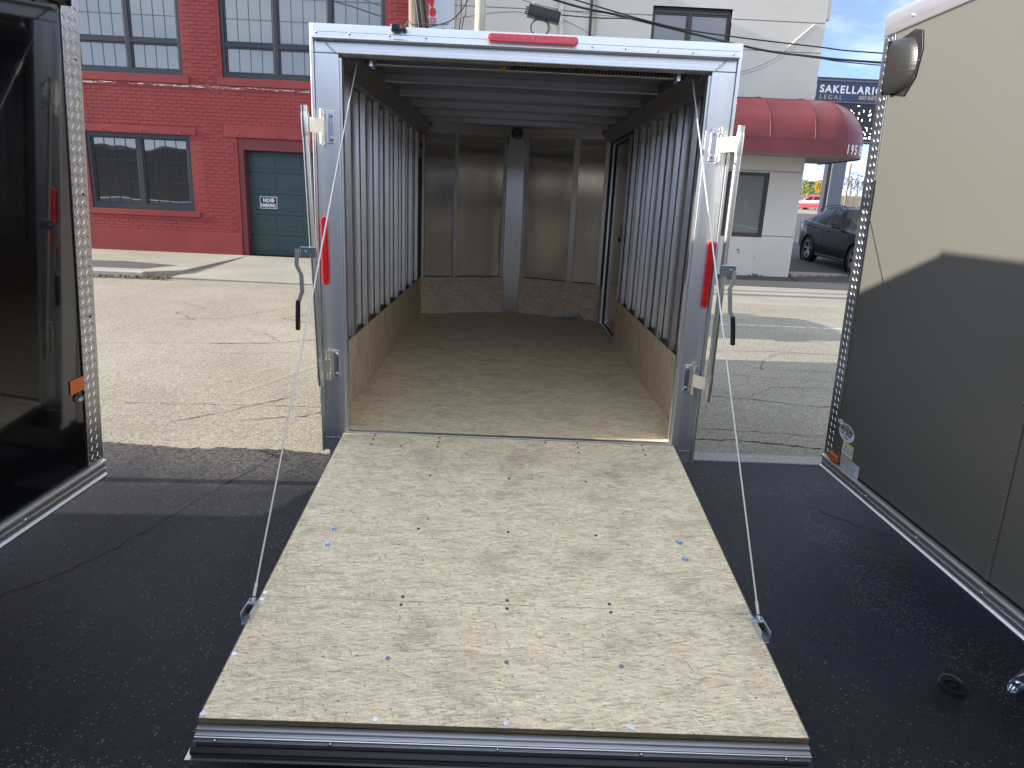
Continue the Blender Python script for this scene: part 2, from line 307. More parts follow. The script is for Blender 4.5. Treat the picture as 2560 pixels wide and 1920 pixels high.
# ------------------------------------------------------------------ geometry helpers
class MB:
    def __init__(s): s.v = []; s.f = []
    def quad(s, *pts): i = len(s.v); s.v += [tuple(p) for p in pts]; s.f.append(tuple(range(i, i+len(pts)))); return s
    def box(s, x0, x1, y0, y1, z0, z1):
        i = len(s.v)
        s.v += [(x0, y0, z0), (x1, y0, z0), (x1, y1, z0), (x0, y1, z0), (x0, y0, z1), (x1, y0, z1), (x1, y1, z1), (x0, y1, z1)]
        for q in ((0, 3, 2, 1), (4, 5, 6, 7), (0, 1, 5, 4), (1, 2, 6, 5), (2, 3, 7, 6), (3, 0, 4, 7)): s.f.append(tuple(i+k for k in q))
        return s
    def hexa(s, b, t):
        """b, t: four bottom and four top points, counter-clockwise seen from above"""
        i = len(s.v); s.v += [tuple(p) for p in b]+[tuple(p) for p in t]
        for q in ((0, 3, 2, 1), (4, 5, 6, 7), (0, 1, 5, 4), (1, 2, 6, 5), (2, 3, 7, 6), (3, 0, 4, 7)): s.f.append(tuple(i+k for k in q))
        return s
    def prism(s, poly, d0, d1, axis='z'):
        """poly: list of 2d points; axis z: (x,y), x: (y,z), y: (x,z)"""
        def mk(p, d): return (p[0], p[1], d) if axis == 'z' else (d, p[0], p[1]) if axis == 'x' else (p[0], d, p[1])
        i = len(s.v); n = len(poly)
        s.v += [mk(p, d0) for p in poly]+[mk(p, d1) for p in poly]
        s.f.append(tuple(i+k for k in range(n))[::-1]); s.f.append(tuple(i+n+k for k in range(n)))
        for k in range(n): s.f.append((i+k, i+(k+1) % n, i+n+(k+1) % n, i+n+k))
        return s
    def tube(s, pts, r, n=10, cap=True, rads=None, sq=None):
        pts = [Vector(p) for p in pts]; i0 = len(s.v); up = Vector((0, 0, 1)); prev = None
        for k, p in enumerate(pts):
            d = (pts[min(k+1, len(pts)-1)]-pts[max(k-1, 0)]).normalized()
            if prev is None:
                a = d.cross(up) if abs(d.dot(up)) < .95 else d.cross(Vector((1, 0, 0)))
            else: a = prev-d*prev.dot(d)
            a.normalize(); prev = a; b = d.cross(a); rr = rads[k] if rads else r
            for j in range(n):
                an = 2*math.pi*j/n; s.v.append(tuple(p+a*math.cos(an)*rr+b*math.sin(an)*(rr if sq is None else rr*sq)))
        for k in range(len(pts)-1):
            for j in range(n):
                a0 = i0+k*n+j; a1 = i0+k*n+(j+1) % n; s.f.append((a0, a1, a1+n, a0+n))
        if cap: s.f.append(tuple(i0+j for j in range(n))[::-1]); s.f.append(tuple(i0+(len(pts)-1)*n+j for j in range(n)))
        return s
    def disc(s, c, axis, r, h, n=14, dome=0.):
        c = Vector(c); a = Vector(axis).normalized()
        if dome: s.tube([c, c+a*h*.6, c+a*h], r, n, True, [r, r*.9, r*.45])
        else: s.tube([c, c+a*h], r, n)
        return s
    def ring(s, c, axis, r0, r1, h, n=28):
        c = Vector(c); a = Vector(axis).normalized(); u = a.orthogonal().normalized(); w_ = a.cross(u); i = len(s.v)
        for k in range(n):
            an = 2*math.pi*k/n; d = u*math.cos(an)+w_*math.sin(an)
            s.v += [tuple(c+d*r0), tuple(c+d*r1), tuple(c+d*r1+a*h), tuple(c+d*r0+a*h)]
        for k in range(n):
            a0 = i+4*k; b0 = i+4*((k+1) % n)
            for q in range(4): s.f.append((a0+q, a0+(q+1) % 4, b0+(q+1) % 4, b0+q))
        return s
    def grid(s, fn, nu, nv):
        i = len(s.v)
        for a in range(nu+1):
            for b in range(nv+1): s.v.append(tuple(fn(a/nu, b/nv)))
        for a in range(nu):
            for b in range(nv):
                q = i+a*(nv+1)+b; s.f.append((q, q+nv+1, q+nv+2, q+1))
        return s
    def build(s, name, m, parent=None, smooth=None, bevel=0., label=None, kind=None, loc=None, seg=2):
        me = bpy.data.meshes.new(name); me.from_pydata(s.v, [], s.f); me.materials.append(m)
        bm = bmesh.new(); bm.from_mesh(me); bmesh.ops.recalc_face_normals(bm, faces=bm.faces); bm.to_mesh(me); bm.free()
        return link(name, me, parent, smooth, bevel, label, kind, loc, seg)
def link(name, me, parent=None, smooth=None, bevel=0., label=None, kind=None, loc=None, seg=2):
    if smooth is not None:
        me.polygons.foreach_set("use_smooth", [True]*len(me.polygons)); me.set_sharp_from_angle(angle=R(smooth))
    o = bpy.data.objects.new(name, me); COL.objects.link(o)
    if parent: o.parent = parent
    if loc: o.location = loc
    if bevel:
        b = o.modifiers.new("bevel", 'BEVEL'); b.width = bevel; b.segments = seg; b.limit_method = 'ANGLE'; b.angle_limit = R(40)
        me.polygons.foreach_set("use_smooth", [True]*len(me.polygons)); b.harden_normals = True
    if label: o['label'] = label
    if kind: o['kind'] = kind
    return o
def tag(o, label, cat, group=None):
    o['label'] = label; o['category'] = cat
    if group: o['group'] = group
    return o
def thing(name, label, cat, loc=(0, 0, 0), rot=(0, 0, 0), group=None):
    o = bpy.data.objects.new(name, None); COL.objects.link(o); o.location = loc; o.rotation_euler = rot; o.empty_display_size = .1
    return tag(o, label, cat, group)
def dup(o, loc=None, parent=None, rot=None):
    c = o.copy(); COL.objects.link(c); inv = o.matrix_parent_inverse.copy()
    if loc is not None: c.location = loc
    if rot is not None: c.rotation_euler = rot
    if parent is not None: c.parent = parent; c.matrix_parent_inverse = inv
    for ch in list(o.children): dup(ch, None, c)
    return c
def text_mesh(body, size, m, name, parent, mtx, extrude=.002, sx=1., sp=1., align='LEFT', bold=0.):
    cu = bpy.data.curves.new(name, 'FONT'); cu.body = body; cu.size = size; cu.extrude = extrude; cu.align_x = align; cu.space_character = sp; cu.offset = bold; cu.resolution_u = 3
    tmp = bpy.data.objects.new("tmp_text", cu); COL.objects.link(tmp)
    dg = bpy.context.evaluated_depsgraph_get(); me = bpy.data.meshes.new_from_object(tmp.evaluated_get(dg)); bpy.data.objects.remove(tmp)
    me.materials.clear(); me.materials.append(m)
    o = bpy.data.objects.new(name, me); COL.objects.link(o); o.parent = parent
    o.matrix_local = mtx @ Matrix.Diagonal((sx, 1, 1, 1)); return o
def facing_y(x, y, z):   # text facing -y
    return Matrix.Translation((x, y, z)) @ Matrix.Rotation(R(90), 4, 'X')

G = -.46
def terrain(y):
    if y < 13.0: return G
    if y < 14.2: return G+.14*(y-13.0)/1.2
    if y < 80: return G+.14+.029*(y-14.2)
    return G+.14+.029*65.8

# ================================================================== SETTING
mb = MB(); ys = [-40, -10, 0, 8, 13, 13.6, 14.3, 15.2, 20, 30, 45, 60, 80, 120, 400, 1500]; xs = [-900, -200, -60, -20, -5, 0, 8, 20, 45, 90, 300, 900]
mb.v = [(x, y, terrain(y)-.02) for y in ys for x in xs]; nx = len(xs)
mb.f = [(j*nx+i, j*nx+i+1, (j+1)*nx+i+1, (j+1)*nx+i) for j in range(len(ys)-1) for i in range(nx-1)]
mb.build("ground", GROUNDM, kind='structure')
MB().quad((-60, .7, G-.006), (60, .7, G-.006), (60, 8.80, G-.006), (-60, 8.80, G-.006)).build("street", STREET, kind='structure')
# parking lot: sealed black asphalt with a ragged broken edge along the street
edge = []
x = -14.
while x < 14.01:
    if x > 1.05: yy = .985
    else: yy = .90+random.uniform(-.018, .018)+.02*math.sin(x*1.3+2*math.sin(x*2.7))+.012*math.sin(x*9+3*math.sin(x*4.1))
    edge.append((x, yy)); x += .03
poly = [(-14, -30), (14, -30)]+edge[::-1]
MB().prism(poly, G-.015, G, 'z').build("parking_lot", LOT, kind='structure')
# flush concrete kerb stones at the right of the lot edge
kb = MB()
for i in range(8):
    x0 = 1.02+i*1.5; kb.box(x0, x0+1.49, .990, 1.14, G-.02, G+.008)
kb.build("kerb", KERBC, kind='structure', bevel=.006)
# right-hand apron in front of the grey building, dark strip at its foot, driveway
MB().quad((-1.4, 8.80, G-.004), (30, 8.80, G-.004), (30, 11.7, G-.004), (-1.4, 11.7, G-.004)).build("sidewalk", CONC, kind='structure')
MB().quad((-1.4, 11.705, G-.002), (30, 11.9, G-.002), (30, 13.0, G-.002), (-1.4, 13.6, G-.002)).build("asphalt_strip", PATCH, kind='structure')
mb = MB(); ysd = [13.0, 13.6, 14.3, 15.2, 22, 30, 45, 58]
mb.v = [(x, y, terrain(y)-.004) for y in ysd for x in (6.9, 60)]; mb.f = [(2*j, 2*j+1, 2*j+3, 2*j+2) for j in range(len(ysd)-1)]
mb.build("driveway", PATCH, kind='structure')
mb = MB(); ysd = [58, 70, 80]
mb.v = [(x, y, terrain(y)+.02) for y in ysd for x in (5, 90)]; mb.f = [(2*j, 2*j+1, 2*j+3, 2*j+2) for j in range(len(ysd)-1)]
mb.build("far_road", STREET, kind='structure')
MB().prism([(6.95, 13.66), (8.5, 13.98), (8.45, 14.2), (7.95, 15.8), (6.95, 15.9)], G-.02, G+.135, 'z').build("pavement_island", CONC, kind='structure', bevel=.02)
MB().prism([(6.95, 13.63), (8.50, 13.955), (8.50, 13.975), (6.95, 13.655)], G-.02, G+.128, 'z').build("painted_kerb_face", REDK, kind='structure')
# left sidewalk slab, kerb and the sloping concrete apron of the garage
SW = -.36
MB().prism([(-40, 8.93), (-6.3, 8.93), (-5.9, 9.3), (-5.9, 12.6), (-40, 12.6)], G-.03, SW, 'z').build("sidewalk", CONC, kind='structure', bevel=.01)
MB().box(-40, -6.35, 8.75, 8.925, G-.03, SW+.004).build("kerb", KERBC, kind='structure', bevel=.02)
MB().hexa([(-5.897, 8.80, G-.03), (-1.42, 8.80, G-.03), (-1.42, 12.6, G-.03), (-5.897, 12.6, G-.03)], [(-5.897, 8.80, G+.03), (-1.42, 8.80, G+.004), (-1.42, 12.6, SW-.002), (-5.897, 12.6, SW-.002)]).build("garage_apron", CONC, kind='structure')
# dark patched asphalt on the sidewalk and yellow / white marks
MB().quad((-9.5, 9.2, SW+.004), (-6.6, 9.25, SW+.004), (-6.35, 10.0, SW+.004), (-7.5, 10.35, SW+.004), (-9.5, 10.0, SW+.004)).build("sidewalk_patch", PATCH, kind='structure')
def strip(name, a, b, wd, m, z=G-.002):
    a = Vector((*a, z)); b = Vector((*b, z)); d = (b-a).normalized(); n = Vector((-d.y, d.x, 0))*wd/2
    MB().quad(a-n, b-n, b+n, a+n).build(name, m, kind='structure')
strip("painted_line", (1.6, 6.52), (40, 6.52), .10, LINEP)
strip("yellow_paint_mark", (-2.50, 2.32), (-2.15, 3.02), .05, LINEY)
strip("yellow_paint_mark", (-2.2, 2.06), (-1.75, 3.30), .05, LINEY)
# cracks in the pavement: thin dark wandering strips with a little width variation
CRK = mat("crack_dirt", (.03, .027, .024), .95)
def crack(pts, wd, z, name="pavement_crack"):
    out = []
    for k in range(len(pts)-1):
        a = Vector(pts[k]); b = Vector(pts[k+1]); n = max(2, int((b-a).length/.05))
        for j in range(n): out.append(a.lerp(b, j/n)+Vector((random.uniform(-1, 1), random.uniform(-1, 1)))*.018)
    out.append(Vector(pts[-1])); m_ = MB()
    for k, p in enumerate(out):
        d = (out[min(k+1, len(out)-1)]-out[max(k-1, 0)]).normalized(); n = Vector((-d.y, d.x))*wd*random.uniform(.12, .75)*.5
        m_.v += [(p.x-n.x, p.y-n.y, z), (p.x+n.x, p.y+n.y, z)]
    m_.f = [(2*k, 2*k+1, 2*k+3, 2*k+2) for k in range(len(out)-1)]
    return m_
ck = [MB()]
def addm(a, b):
    i = len(a.v); a.v += b.v; a.f += [tuple(q+i for q in f) for f in b.f]
sc_ = MB()
rc = random.Random(11)
more = []
for _ in range(16):
    x0, y0 = rc.uniform(-5.5, 5), rc.uniform(1.6, 8.2)
    if -1.0 < x0 < 1.2: continue
    p_ = [(x0, y0)]; an = rc.choice((0, 0, .5, -.5, 1.3))+rc.uniform(-.3, .3)
    for _k in range(rc.randint(2, 4)): an += rc.uniform(-.6, .6); p_.append((p_[-1][0]+.45*math.cos(an), min(8.6, max(1.3, p_[-1][1]+.45*math.sin(an)))))
    more.append((tuple(p_), .011))
for pts, wd in (*more, [((-3.2, 3.9), (-2.6, 4.0), (-2.1, 4.3), (-1.4, 4.9), (-.9, 5.4), (-.2, 5.6)), .022], [((-2.35, 6.9), (-2.55, 6.1), (-2.9, 5.5), (-2.4, 5.2), (-2.1, 4.7)), .028], [((-4.3, 5.1), (-3.6, 5.3), (-3.2, 6.1), (-2.9, 6.9)), .016],
                [((-4.6, 6.4), (-4.1, 6.0), (-4.3, 5.6), (-3.9, 5.2)), .016], [((-1.9, 1.45), (-1.5, 1.6), (-1.1, 2.1), (-.9, 2.4)), .02], [((-2.35, 1.35), (-2.0, 1.75), (-1.75, 2.05)), .018], [((-2.9, 1.75), (-2.1, 1.8), (-1.1, 1.85)), .012],
                [((-1.4, 2.1), (-.8, 2.2)), .01], [((1.3, 2.45), (1.8, 2.62), (2.2, 2.55), (2.7, 2.4), (3.3, 2.5)), .02], [((2.1, 2.55), (2.5, 3.0), (3.2, 3.1)), .014], [((1.3, 1.7), (1.9, 1.65), (2.4, 1.6)), .014], [((1.2, 1.4), (1.7, 1.45), (2.3, 1.32)), .03], [((1.9, 3.5), (2.5, 3.4), (3.5, 3.3)), .012],
                [((-2.0, 7.2), (-1.3, 7.5), (-.9, 7.4)), .016], [((-3.8, 7.6), (-2.6, 7.7), (-1.2, 7.6)), .016], [((2.4, 4.6), (3.2, 4.7), (4.4, 4.6)), .014]):
    addm(sc_, crack(pts, wd, G-.002))
sc_.build("pavement_crack", CRK, kind='structure')
lc = MB()
for pts, wd in ([((-1.45, .88), (-1.5, .55), (-1.62, .2), (-1.7, -.2), (-1.85, -.6), (-2.2, -1.1)), .012], [((1.75, .3), (1.95, .05), (2.2, -.1)), .012], [((-1.6, .88), (-1.35, .72)), .05]):
    addm(lc, crack(pts, wd, G+.003))
lc.build("pavement_crack", mat("lot_crack", (.008, .008, .009), .9), kind='structure')

# leaf litter in the gutter
mb = MB()
for i in range(900):
    x = random.uniform(-11, -5.9); y = 8.70-abs(random.gauss(0, .05))+(.12 if random.random() < .2 else 0); z = G+random.uniform(.0, .05)
    a = random.uniform(0, 6.28); s_ = random.uniform(.015, .04); dx, dy = math.cos(a)*s_, math.sin(a)*s_
    mb.quad((x-dx, y-dy, z), (x+dy, y-dx, z+random.uniform(-.01, .02)), (x+dx, y+dy, z+random.uniform(0, .02)), (x-dy*.6, y+dx*.6, z))
mb.build("leaf_litter", DRYL, kind='stuff')

# ================================================================== OPEN TRAILER
T = thing("cargo_trailer", "open empty cargo trailer with aluminium frame, bare metal inside and lowered wooden ramp", "trailer", (0, 1.8, G))
def tp(mb, name, m, parent=None, **kw):      # parts given in world coordinates, parented to the trailer root
    o = mb.build(name, m, None, **kw)
    o.parent = parent or T
    if parent is None: o.matrix_parent_inverse = Matrix.Translation((0, -1.8, -G))
    return o
WI, HI, WO, HO, WS, LL, VV, KK = .812, 1.721, .930, 1.832, .89, 3.594, .361, .364
# floor board following the shallow V nose
tp(MB().prism([(-.925, .032), (.925, .032), (.925, LL), (0, LL+VV+.03), (-.925, LL)], -.02, 0, 'z'), "floor_board", OSBF)
sill = tp(MB().box(-.813, .813, -.004, .030, -.02, .003), "door_sill", ALUX, bevel=.002)
tp(MB().box(-.90, .90, .02, .09, -.14, -.0215), "rear_crossmember", ALUX)
for sx in (-1, 1):
    p = MB(); a, b = sorted((sx*WI, sx*.9155)); p.box(a, b, 0, .09, -.03, HI+.005)
    post = tp(p, "frame_post", ALU, bevel=.003)
    g = MB()
    for off, wd in ((.012, .003), (.020, .002), (.030, .002), (.078, .002), (.084, .003), (.092, .002)):
        c = sx*(WI+off); g.box(c-wd/2, c+wd/2, -.0016, .0, 0, HI-.01)
    o = g.build("extrusion_rib", ALU, post)
    f = MB(); a, b = sorted((sx*.9165, sx*WO)); f.box(a, b, -.012, .10, -.10, HO+.008)
    tp(f, "frame_flange", ALU, bevel=.002)
    q = MB(); a, b = sorted((sx*.826, sx*.9155)); q.box(a, b, .008, .085, -.10, -.032)
    tp(q, "frame_foot", ALU, bevel=.002)
    wl = MB(); pts = [(sx*(.828+.0875*t), .004+random.uniform(-.001, .001), -.031+random.uniform(-.0015, .0015)) for t in [i/24 for i in range(25)]]
    wl.tube(pts, .004, 6, rads=[.003+.0015*(i % 2) for i in range(25)])
    pts = [(sx*(WI+.003+.062*t+.006*math.sin(t*3)), -.002, HI+.004+.058*t) for t in [i/20 for i in range(21)]]
    wl.tube(pts, .003, 6, rads=[.0028+.0016*(i % 2) for i in range(21)])
    tp(wl, "weld_bead", ALU, smooth=60)
    j = MB(); a, b = sorted((sx*(WI-.010), sx*(WI-.001))); j.box(a, b, .015, .02, .004, HI-.01); j.box(min(sx*WI, sx*.9), max(sx*WI, sx*.9), .0905, .094, .004, HI)
    tp(j, "jamb_lip", ALU)
hdr = tp(MB().box(-.9155, .9155, 0, .09, HI+.0055, 1.79), "frame_header", ALUX, bevel=.003)
g = MB()
for z_ in (1.732, 1.741, 1.755, 1.763): g.box(-.86, .86, -.0015, 0, z_-.001, z_+.001)
g.build("extrusion_rib", ALUX, hdr)
pl_ = tp(MB().prism([(-.006, 1.774), (-.030, 1.774), (-.040, 1.778), (-.040, 1.782), (-.034, 1.786), (-.034, 1.803), (-.006, 1.803)], -.9145, .9145, 'x'), "gutter_plate", ALUX, bevel=.001)
tp(MB().box(-.9145, .9145, -.031, .0, 1.8045, 1.836), "roof_edge_plate", ALUX, bevel=.001)
for k, x_ in enumerate([-.895, -.755, -.585, -.43, .28, .42, .56, .71, .885]):
    if k == 0: rv = MB().disc((0, 0, 0), (0, -1, 0), .006, .005, 10, 1).build("rivet", ZINC, pl_, smooth=50)
    else: rv = dup(rv, None, pl_)
    rv.location = (x_, -.035, 1.800-.001*k)
def capsule(cx, cz, hl, r, y0, y1, axis='x', n=8):
    pts = []
    for k in range(n+1):
        a = -math.pi/2+math.pi*k/n; pts.append((hl-r+r*math.cos(a), r*math.sin(a)))
    for k in range(n+1):
        a = math.pi/2+math.pi*k/n; pts.append((-hl+r+r*math.cos(a), r*math.sin(a)))
    pts = [(cx+p[0], cz+p[1]) if axis == 'x' else (cx+p[1], cz+p[0]) for p in pts]
    return MB().prism(pts, y0, y1, 'y')
lb = tp(capsule(.025, 1.808, .192, .0165, -.062, -.0405), "marker_light", REDL, bevel=.004)
lb['label'] = "long red light bar at centre of roof edge"
g = MB()
for k in range(9): g.disc((-.13+.039*k, -.0625, 1.808), (0, -1, 0), .004, .001, 8)
for x_ in (-.154, .204): g.disc((x_, -.0625, 1.808), (0, -1, 0), .007, .002, 10)
g.build("lens_boss", mat("pale_red_boss", (.7, .1, .1), .2), lb, kind="stuff")
cb = tp(MB().box(-.575, -.535, -.070, -.032, 1.812, 1.842), "rear_camera", BLKPL, bevel=.006)
MB().disc((-.556, -.070, 1.826), (0, -1, 0), .011, .006, 14).build("camera_lens", CARGL, cb, smooth=40)
MB().box(-.532, -.512, -.058, -.032, 1.815, 1.831).build("camera_bracket", BLKPL, cb, bevel=.004)
for x_, z0, z1 in ((-.888, .728, 1.041), (.893, .695, 1.009)):
    bl = tp(capsule(x_, (z0+z1)/2, (z1-z0)/2, .0155, -.020, -.003, 'z'), "brake_light", REDL, bevel=.005)
    g = MB()
    for k in range(7): zz = z0+.04+(z1-z0-.08)*k/6; g.box(x_-.011, x_+.011, -.0215, -.0202, zz-.016, zz+.016)
    g.build("lens_segment", REDL, bl, bevel=.001)
# --- interior walls, studs
for sx in (-1, 1):
    a, b = sorted((sx*.9245, sx*.9275))
    y1 = 3.62 if sx < 0 else 2.50
    tp(MB().grid(lambda u, v: (sx*(.926+.0025*math.sin(u*17)*math.sin(v*3.1)), .095+(y1-.095)*u, -.02+1.84*v), 40, 10), "wall_skin", MILL, smooth=60)
    tp(MB().box(min(sx*.929, sx*.934), max(sx*.929, sx*.934), .101, 3.62, -.12, 1.83), "outer_skin", CHAR)
    ysl = (.205, .59, .97, 1.37, 1.77, 2.16, 2.55, 2.94, 3.33) if sx < 0 else (.205, .575, .93, 1.30, 1.66, 2.03, 2.34)
    st = None
    for y_ in ysl:
        if st is None:
            a, b = sorted((sx*.8915, sx*.921)); m_ = MB().box(a, b, -.019, .019, KK+.0, 1.70)
            a, b = sorted((sx*.9185, sx*.9222)); m_.box(a, b, .019, .034, KK, 1.70)
            st = tp(m_, "wall_stud", STUD, bevel=.0015); base_l = st.location.copy()
        else: st = dup(st, None, T)
        st.location = (0, y_, 0)
    # kick board
    if sx < 0: tp(MB().box(-.899, -.889, .096, LL, .001, KK), "kick_board", OSBK, label="left kick board")
    else:
        tp(MB().box(.889, .899, .096, 2.515, .001, KK), "kick_board", OSBK, label="long right kick board")
        tp(MB().box(.889, .899, 3.455, LL, .001, KK), "kick_board", OSBK, label="short kick board beyond the side door")
    tp(MB().prism([(sx*.922, 1.7005), (sx*.868, 1.7005), (sx*.795, 1.770), (sx*.795, 1.819), (sx*.922, 1.819)], .093, LL-.02, 'y'), "top_rail", mat("dark_rail", (.26, .27, .31), .42, .9))
# side door on the right wall
sd = tp(MB().box(.9245, .930, 2.56, 3.41, .02, 1.66), "side_door", MILL, label="side door seen from inside")
MB().box(.912, .9225, 2.545, 2.557, .012, 1.675).box(.912, .9225, 3.413, 3.425, .012, 1.675).box(.912, .9225, 2.557, 3.413, .009, .0195).box(.912, .9225, 2.557, 3.413, 1.662, 1.675).build("door_seal", BLACK, sd)
MB().box(.893, .911, 2.52, 2.544, .002, 1.69).box(.893, .911, 3.427, 3.452, .002, 1.69).box(.893, .911, 2.5445, 3.4265, .002, .0185).box(.893, .911, 2.5445, 3.4265, 1.6765, 1.69).build("door_frame", STUD, sd)
MB().box(.905, .922, 2.64, 2.70, .86, .98).box(.885, .904, 2.655, 2.685, .84, .875).build("door_latch", BLKPL, sd, bevel=.006)
MB().box(.9225, .9242, 2.72, 2.80, 1.50, 1.60).build("sticker", WHITE, sd)
for k in range(6): MB().box(.9218, .9224, 2.728, 2.792, 1.592-k*.015, 1.598-k*.015).build("print_line", BLACKP, sd)
tp(MB().prism([(3.425, 1.49), (3.585, 1.49), (3.585, 1.70), (3.425, 1.70)], -.905, -.893, 'x'), "vent_backing_board", OSBK)
tp(MB().disc((-.8915, 3.505, 1.60), (1, 0, 0), .035, .004, 18), "vent_hole", BLACK)
tp(MB().tube([(-.905, 3.47, .37), (-.904, 3.48, .8), (-.908, 3.46, 1.0), (-.904, 3.48, 1.49)], .004, 6), "wiring_loom", BLACK)
# --- V nose
def nose(x, off=0.): return LL+VV*(1-abs(x)/WS)+off
def npanel(x0, x1, z0, z1, off0, off1):
    return MB().hexa([(x0, nose(x0, off0), z0), (x1, nose(x1, off0), z0), (x1, nose(x1, off1), z0), (x0, nose(x0, off1), z0)],
                     [(x0, nose(x0, off0), z1), (x1, nose(x1, off0), z1), (x1, nose(x1, off1), z1), (x0, nose(x0, off1), z1)])
for x0, x1 in ((-.866, -.589), (-.555, -.118), (.135, .560), (.613, .852)):
    m_ = MB().grid(lambda u, v: (x0+(x1-x0)*u, nose(x0+(x1-x0)*u, .020)+.004*math.sin(math.pi*u)+.016*math.sin(v*5.6+.6+.25*math.sin(x0*5)), KK+.008+(1.744-KK-.008)*v), 10, 40)
    tp(m_, "nose_skin", MILLN, smooth=70)
for x0, x1 in ((-.889, -.868), (-.588, -.556), (-.117, -.086), (.088, .134), (.561, .612), (.853, .889)):
    tp(npanel(x0, x1, KK+.001, 1.744, 0, .028), "nose_stud", STUD, bevel=.001)
tp(npanel(-.889, -.0765, .001, KK, -.004, .008), "kick_board", OSBN, label="left half of the nose kick board")
tp(npanel(.0865, .889, .001, KK, -.004, .008), "kick_board", OSBN, label="right half of the nose kick board")
tp(MB().hexa([(-.889, LL-.012, 1.745), (0, LL+VV-.012, 1.745), (0, LL+VV+.03, 1.745), (-.889, LL+.03, 1.745)], [(-.889, LL-.012, 1.821), (0, LL+VV-.012, 1.821), (0, LL+VV+.03, 1.821), (-.889, LL+.03, 1.821)])
   .hexa([(0, LL+VV-.012, 1.745), (.889, LL-.012, 1.745), (.889, LL+.03, 1.745), (0, LL+VV+.03, 1.745)], [(0, LL+VV-.012, 1.821), (.889, LL-.012, 1.821), (.889, LL+.03, 1.821), (0, LL+VV+.03, 1.821)]), "nose_header", STUD, bevel=.001)
POSTM = metal_mat("worn_post_plate", (.48, .46, .43), .24, (60, 60, 2), .3, .1)
ctr = tp(MB().grid(lambda u, v: (-.074+.158*u, LL+VV-.034-.0015*math.sin(math.pi*u)+.0015*math.sin(v*9), .002+1.742*v), 10, 26), "centre_post", POSTM, smooth=70)
for sx in (-1, 1):
    MB().box(sx*.079+.005-.007, sx*.079+.005+.007, LL+VV-.028, LL+VV-.012, .37, 1.66).build("post_channel", STUD, ctr)
    for z_ in (.70, 1.02, 1.34): MB().disc((sx*.083+.005, LL+VV-.029, z_), (0, -1, 0), .006, .004, 8).build("rivet", ZINC, ctr)
dl = tp(MB().disc((.005, LL+VV-.014, 1.775), (0, -1, 0), .052, .02, 24), "dome_light", mat("smoked_lens", (.06, .055, .05), .3), bevel=.004)
MB().ring((.005, LL+VV-.036, 1.775), (0, -1, 0), .044, .056, .006).build("light_rim", BLKPL, dl)
tp(MB().hexa([(-.934, 3.62, -.12), (0, 4.03, -.12), (0, 4.035, -.12), (-.934, 3.625, -.12)], [(-.934, 3.62, 1.83), (0, 4.03, 1.83), (0, 4.035, 1.83), (-.934, 3.625, 1.83)])
   .hexa([(0, 4.03, -.12), (.934, 3.62, -.12), (.934, 3.625, -.12), (0, 4.035, -.12)], [(0, 4.03, 1.83), (.934, 3.62, 1.83), (.934, 3.625, 1.83), (0, 4.035, 1.83)]), "outer_nose_skin", CHAR)
# --- roof
tp(MB().prism([(-.93, .0), (.93, .0), (.93, 3.62), (0, 4.035), (-.93, 3.62)], 1.8215, 1.829, 'z'), "roof_skin", ROOFM)
bw = None
for y_ in (.55, 1.07, 1.62, 2.15, 2.68, 3.20):
    if bw is None:
        bw = tp(MB().box(-.7945, .7945, -.014, .014, 1.776, 1.8205).box(-.7945, .7945, -.030, -.0145, 1.776, 1.779), "roof_bow", BOW, bevel=.0015)
    else: bw = dup(bw, None, T)
    bw.location = (0, y_, 0)
# --- ramp spring gear under the header
sg = tp(MB().tube([(-.70, .15, 1.752), (.72, .15, 1.752)], .011, 10), "spring_shaft", BOW, smooth=40)
h = MB(); pts = []
for k in range(46*12): a = 2*math.pi*k/12; pts.append((-.075+.735*k/(46*12), .15+.026*math.cos(a), 1.748+.026*math.sin(a)))
h.tube(pts, .0058, 5); h.build("torsion_spring", DARKSP, sg, smooth=70)
MB().box(-.115, -.088, .118, .182, 1.712, 1.775).build("spring_bracket", YEL, sg, bevel=.003)
for sx in (-1, 1):
    m_ = MB(); rads = []; pts = []
    for k in range(27):
        pts.append((sx*(.795-.068*k/26), .15, 1.742)); rads.append(.046 if k in (0, 1, 25, 26) else (.041 if k % 2 else .037))
    m_.tube(pts, .04, 28, rads=rads); dr = tp(m_, "cable_drum", mat("drum_alloy", (.33, .33, .34), .4, .9), smooth=35)
    MB().disc((sx*.722, .15, 1.742), (-sx, 0, 0), .030, .022, 12).build("drum_hub", BLKPL, dr)
    MB().box(min(sx*.70, sx*.685), max(sx*.70, sx*.685), .11, .19, 1.70, 1.775).build("bearing_plate", ZINC, dr)
# --- ramp door
SL = .1291; cs, sn = math.cos(SL), math.sin(SL)
RD = bpy.data.objects.new("ramp_door", None); COL.objects.link(RD); RD.parent = T; RD.location = (0, -1.8, -G); RD.rotation_euler = (SL, 0, 0)
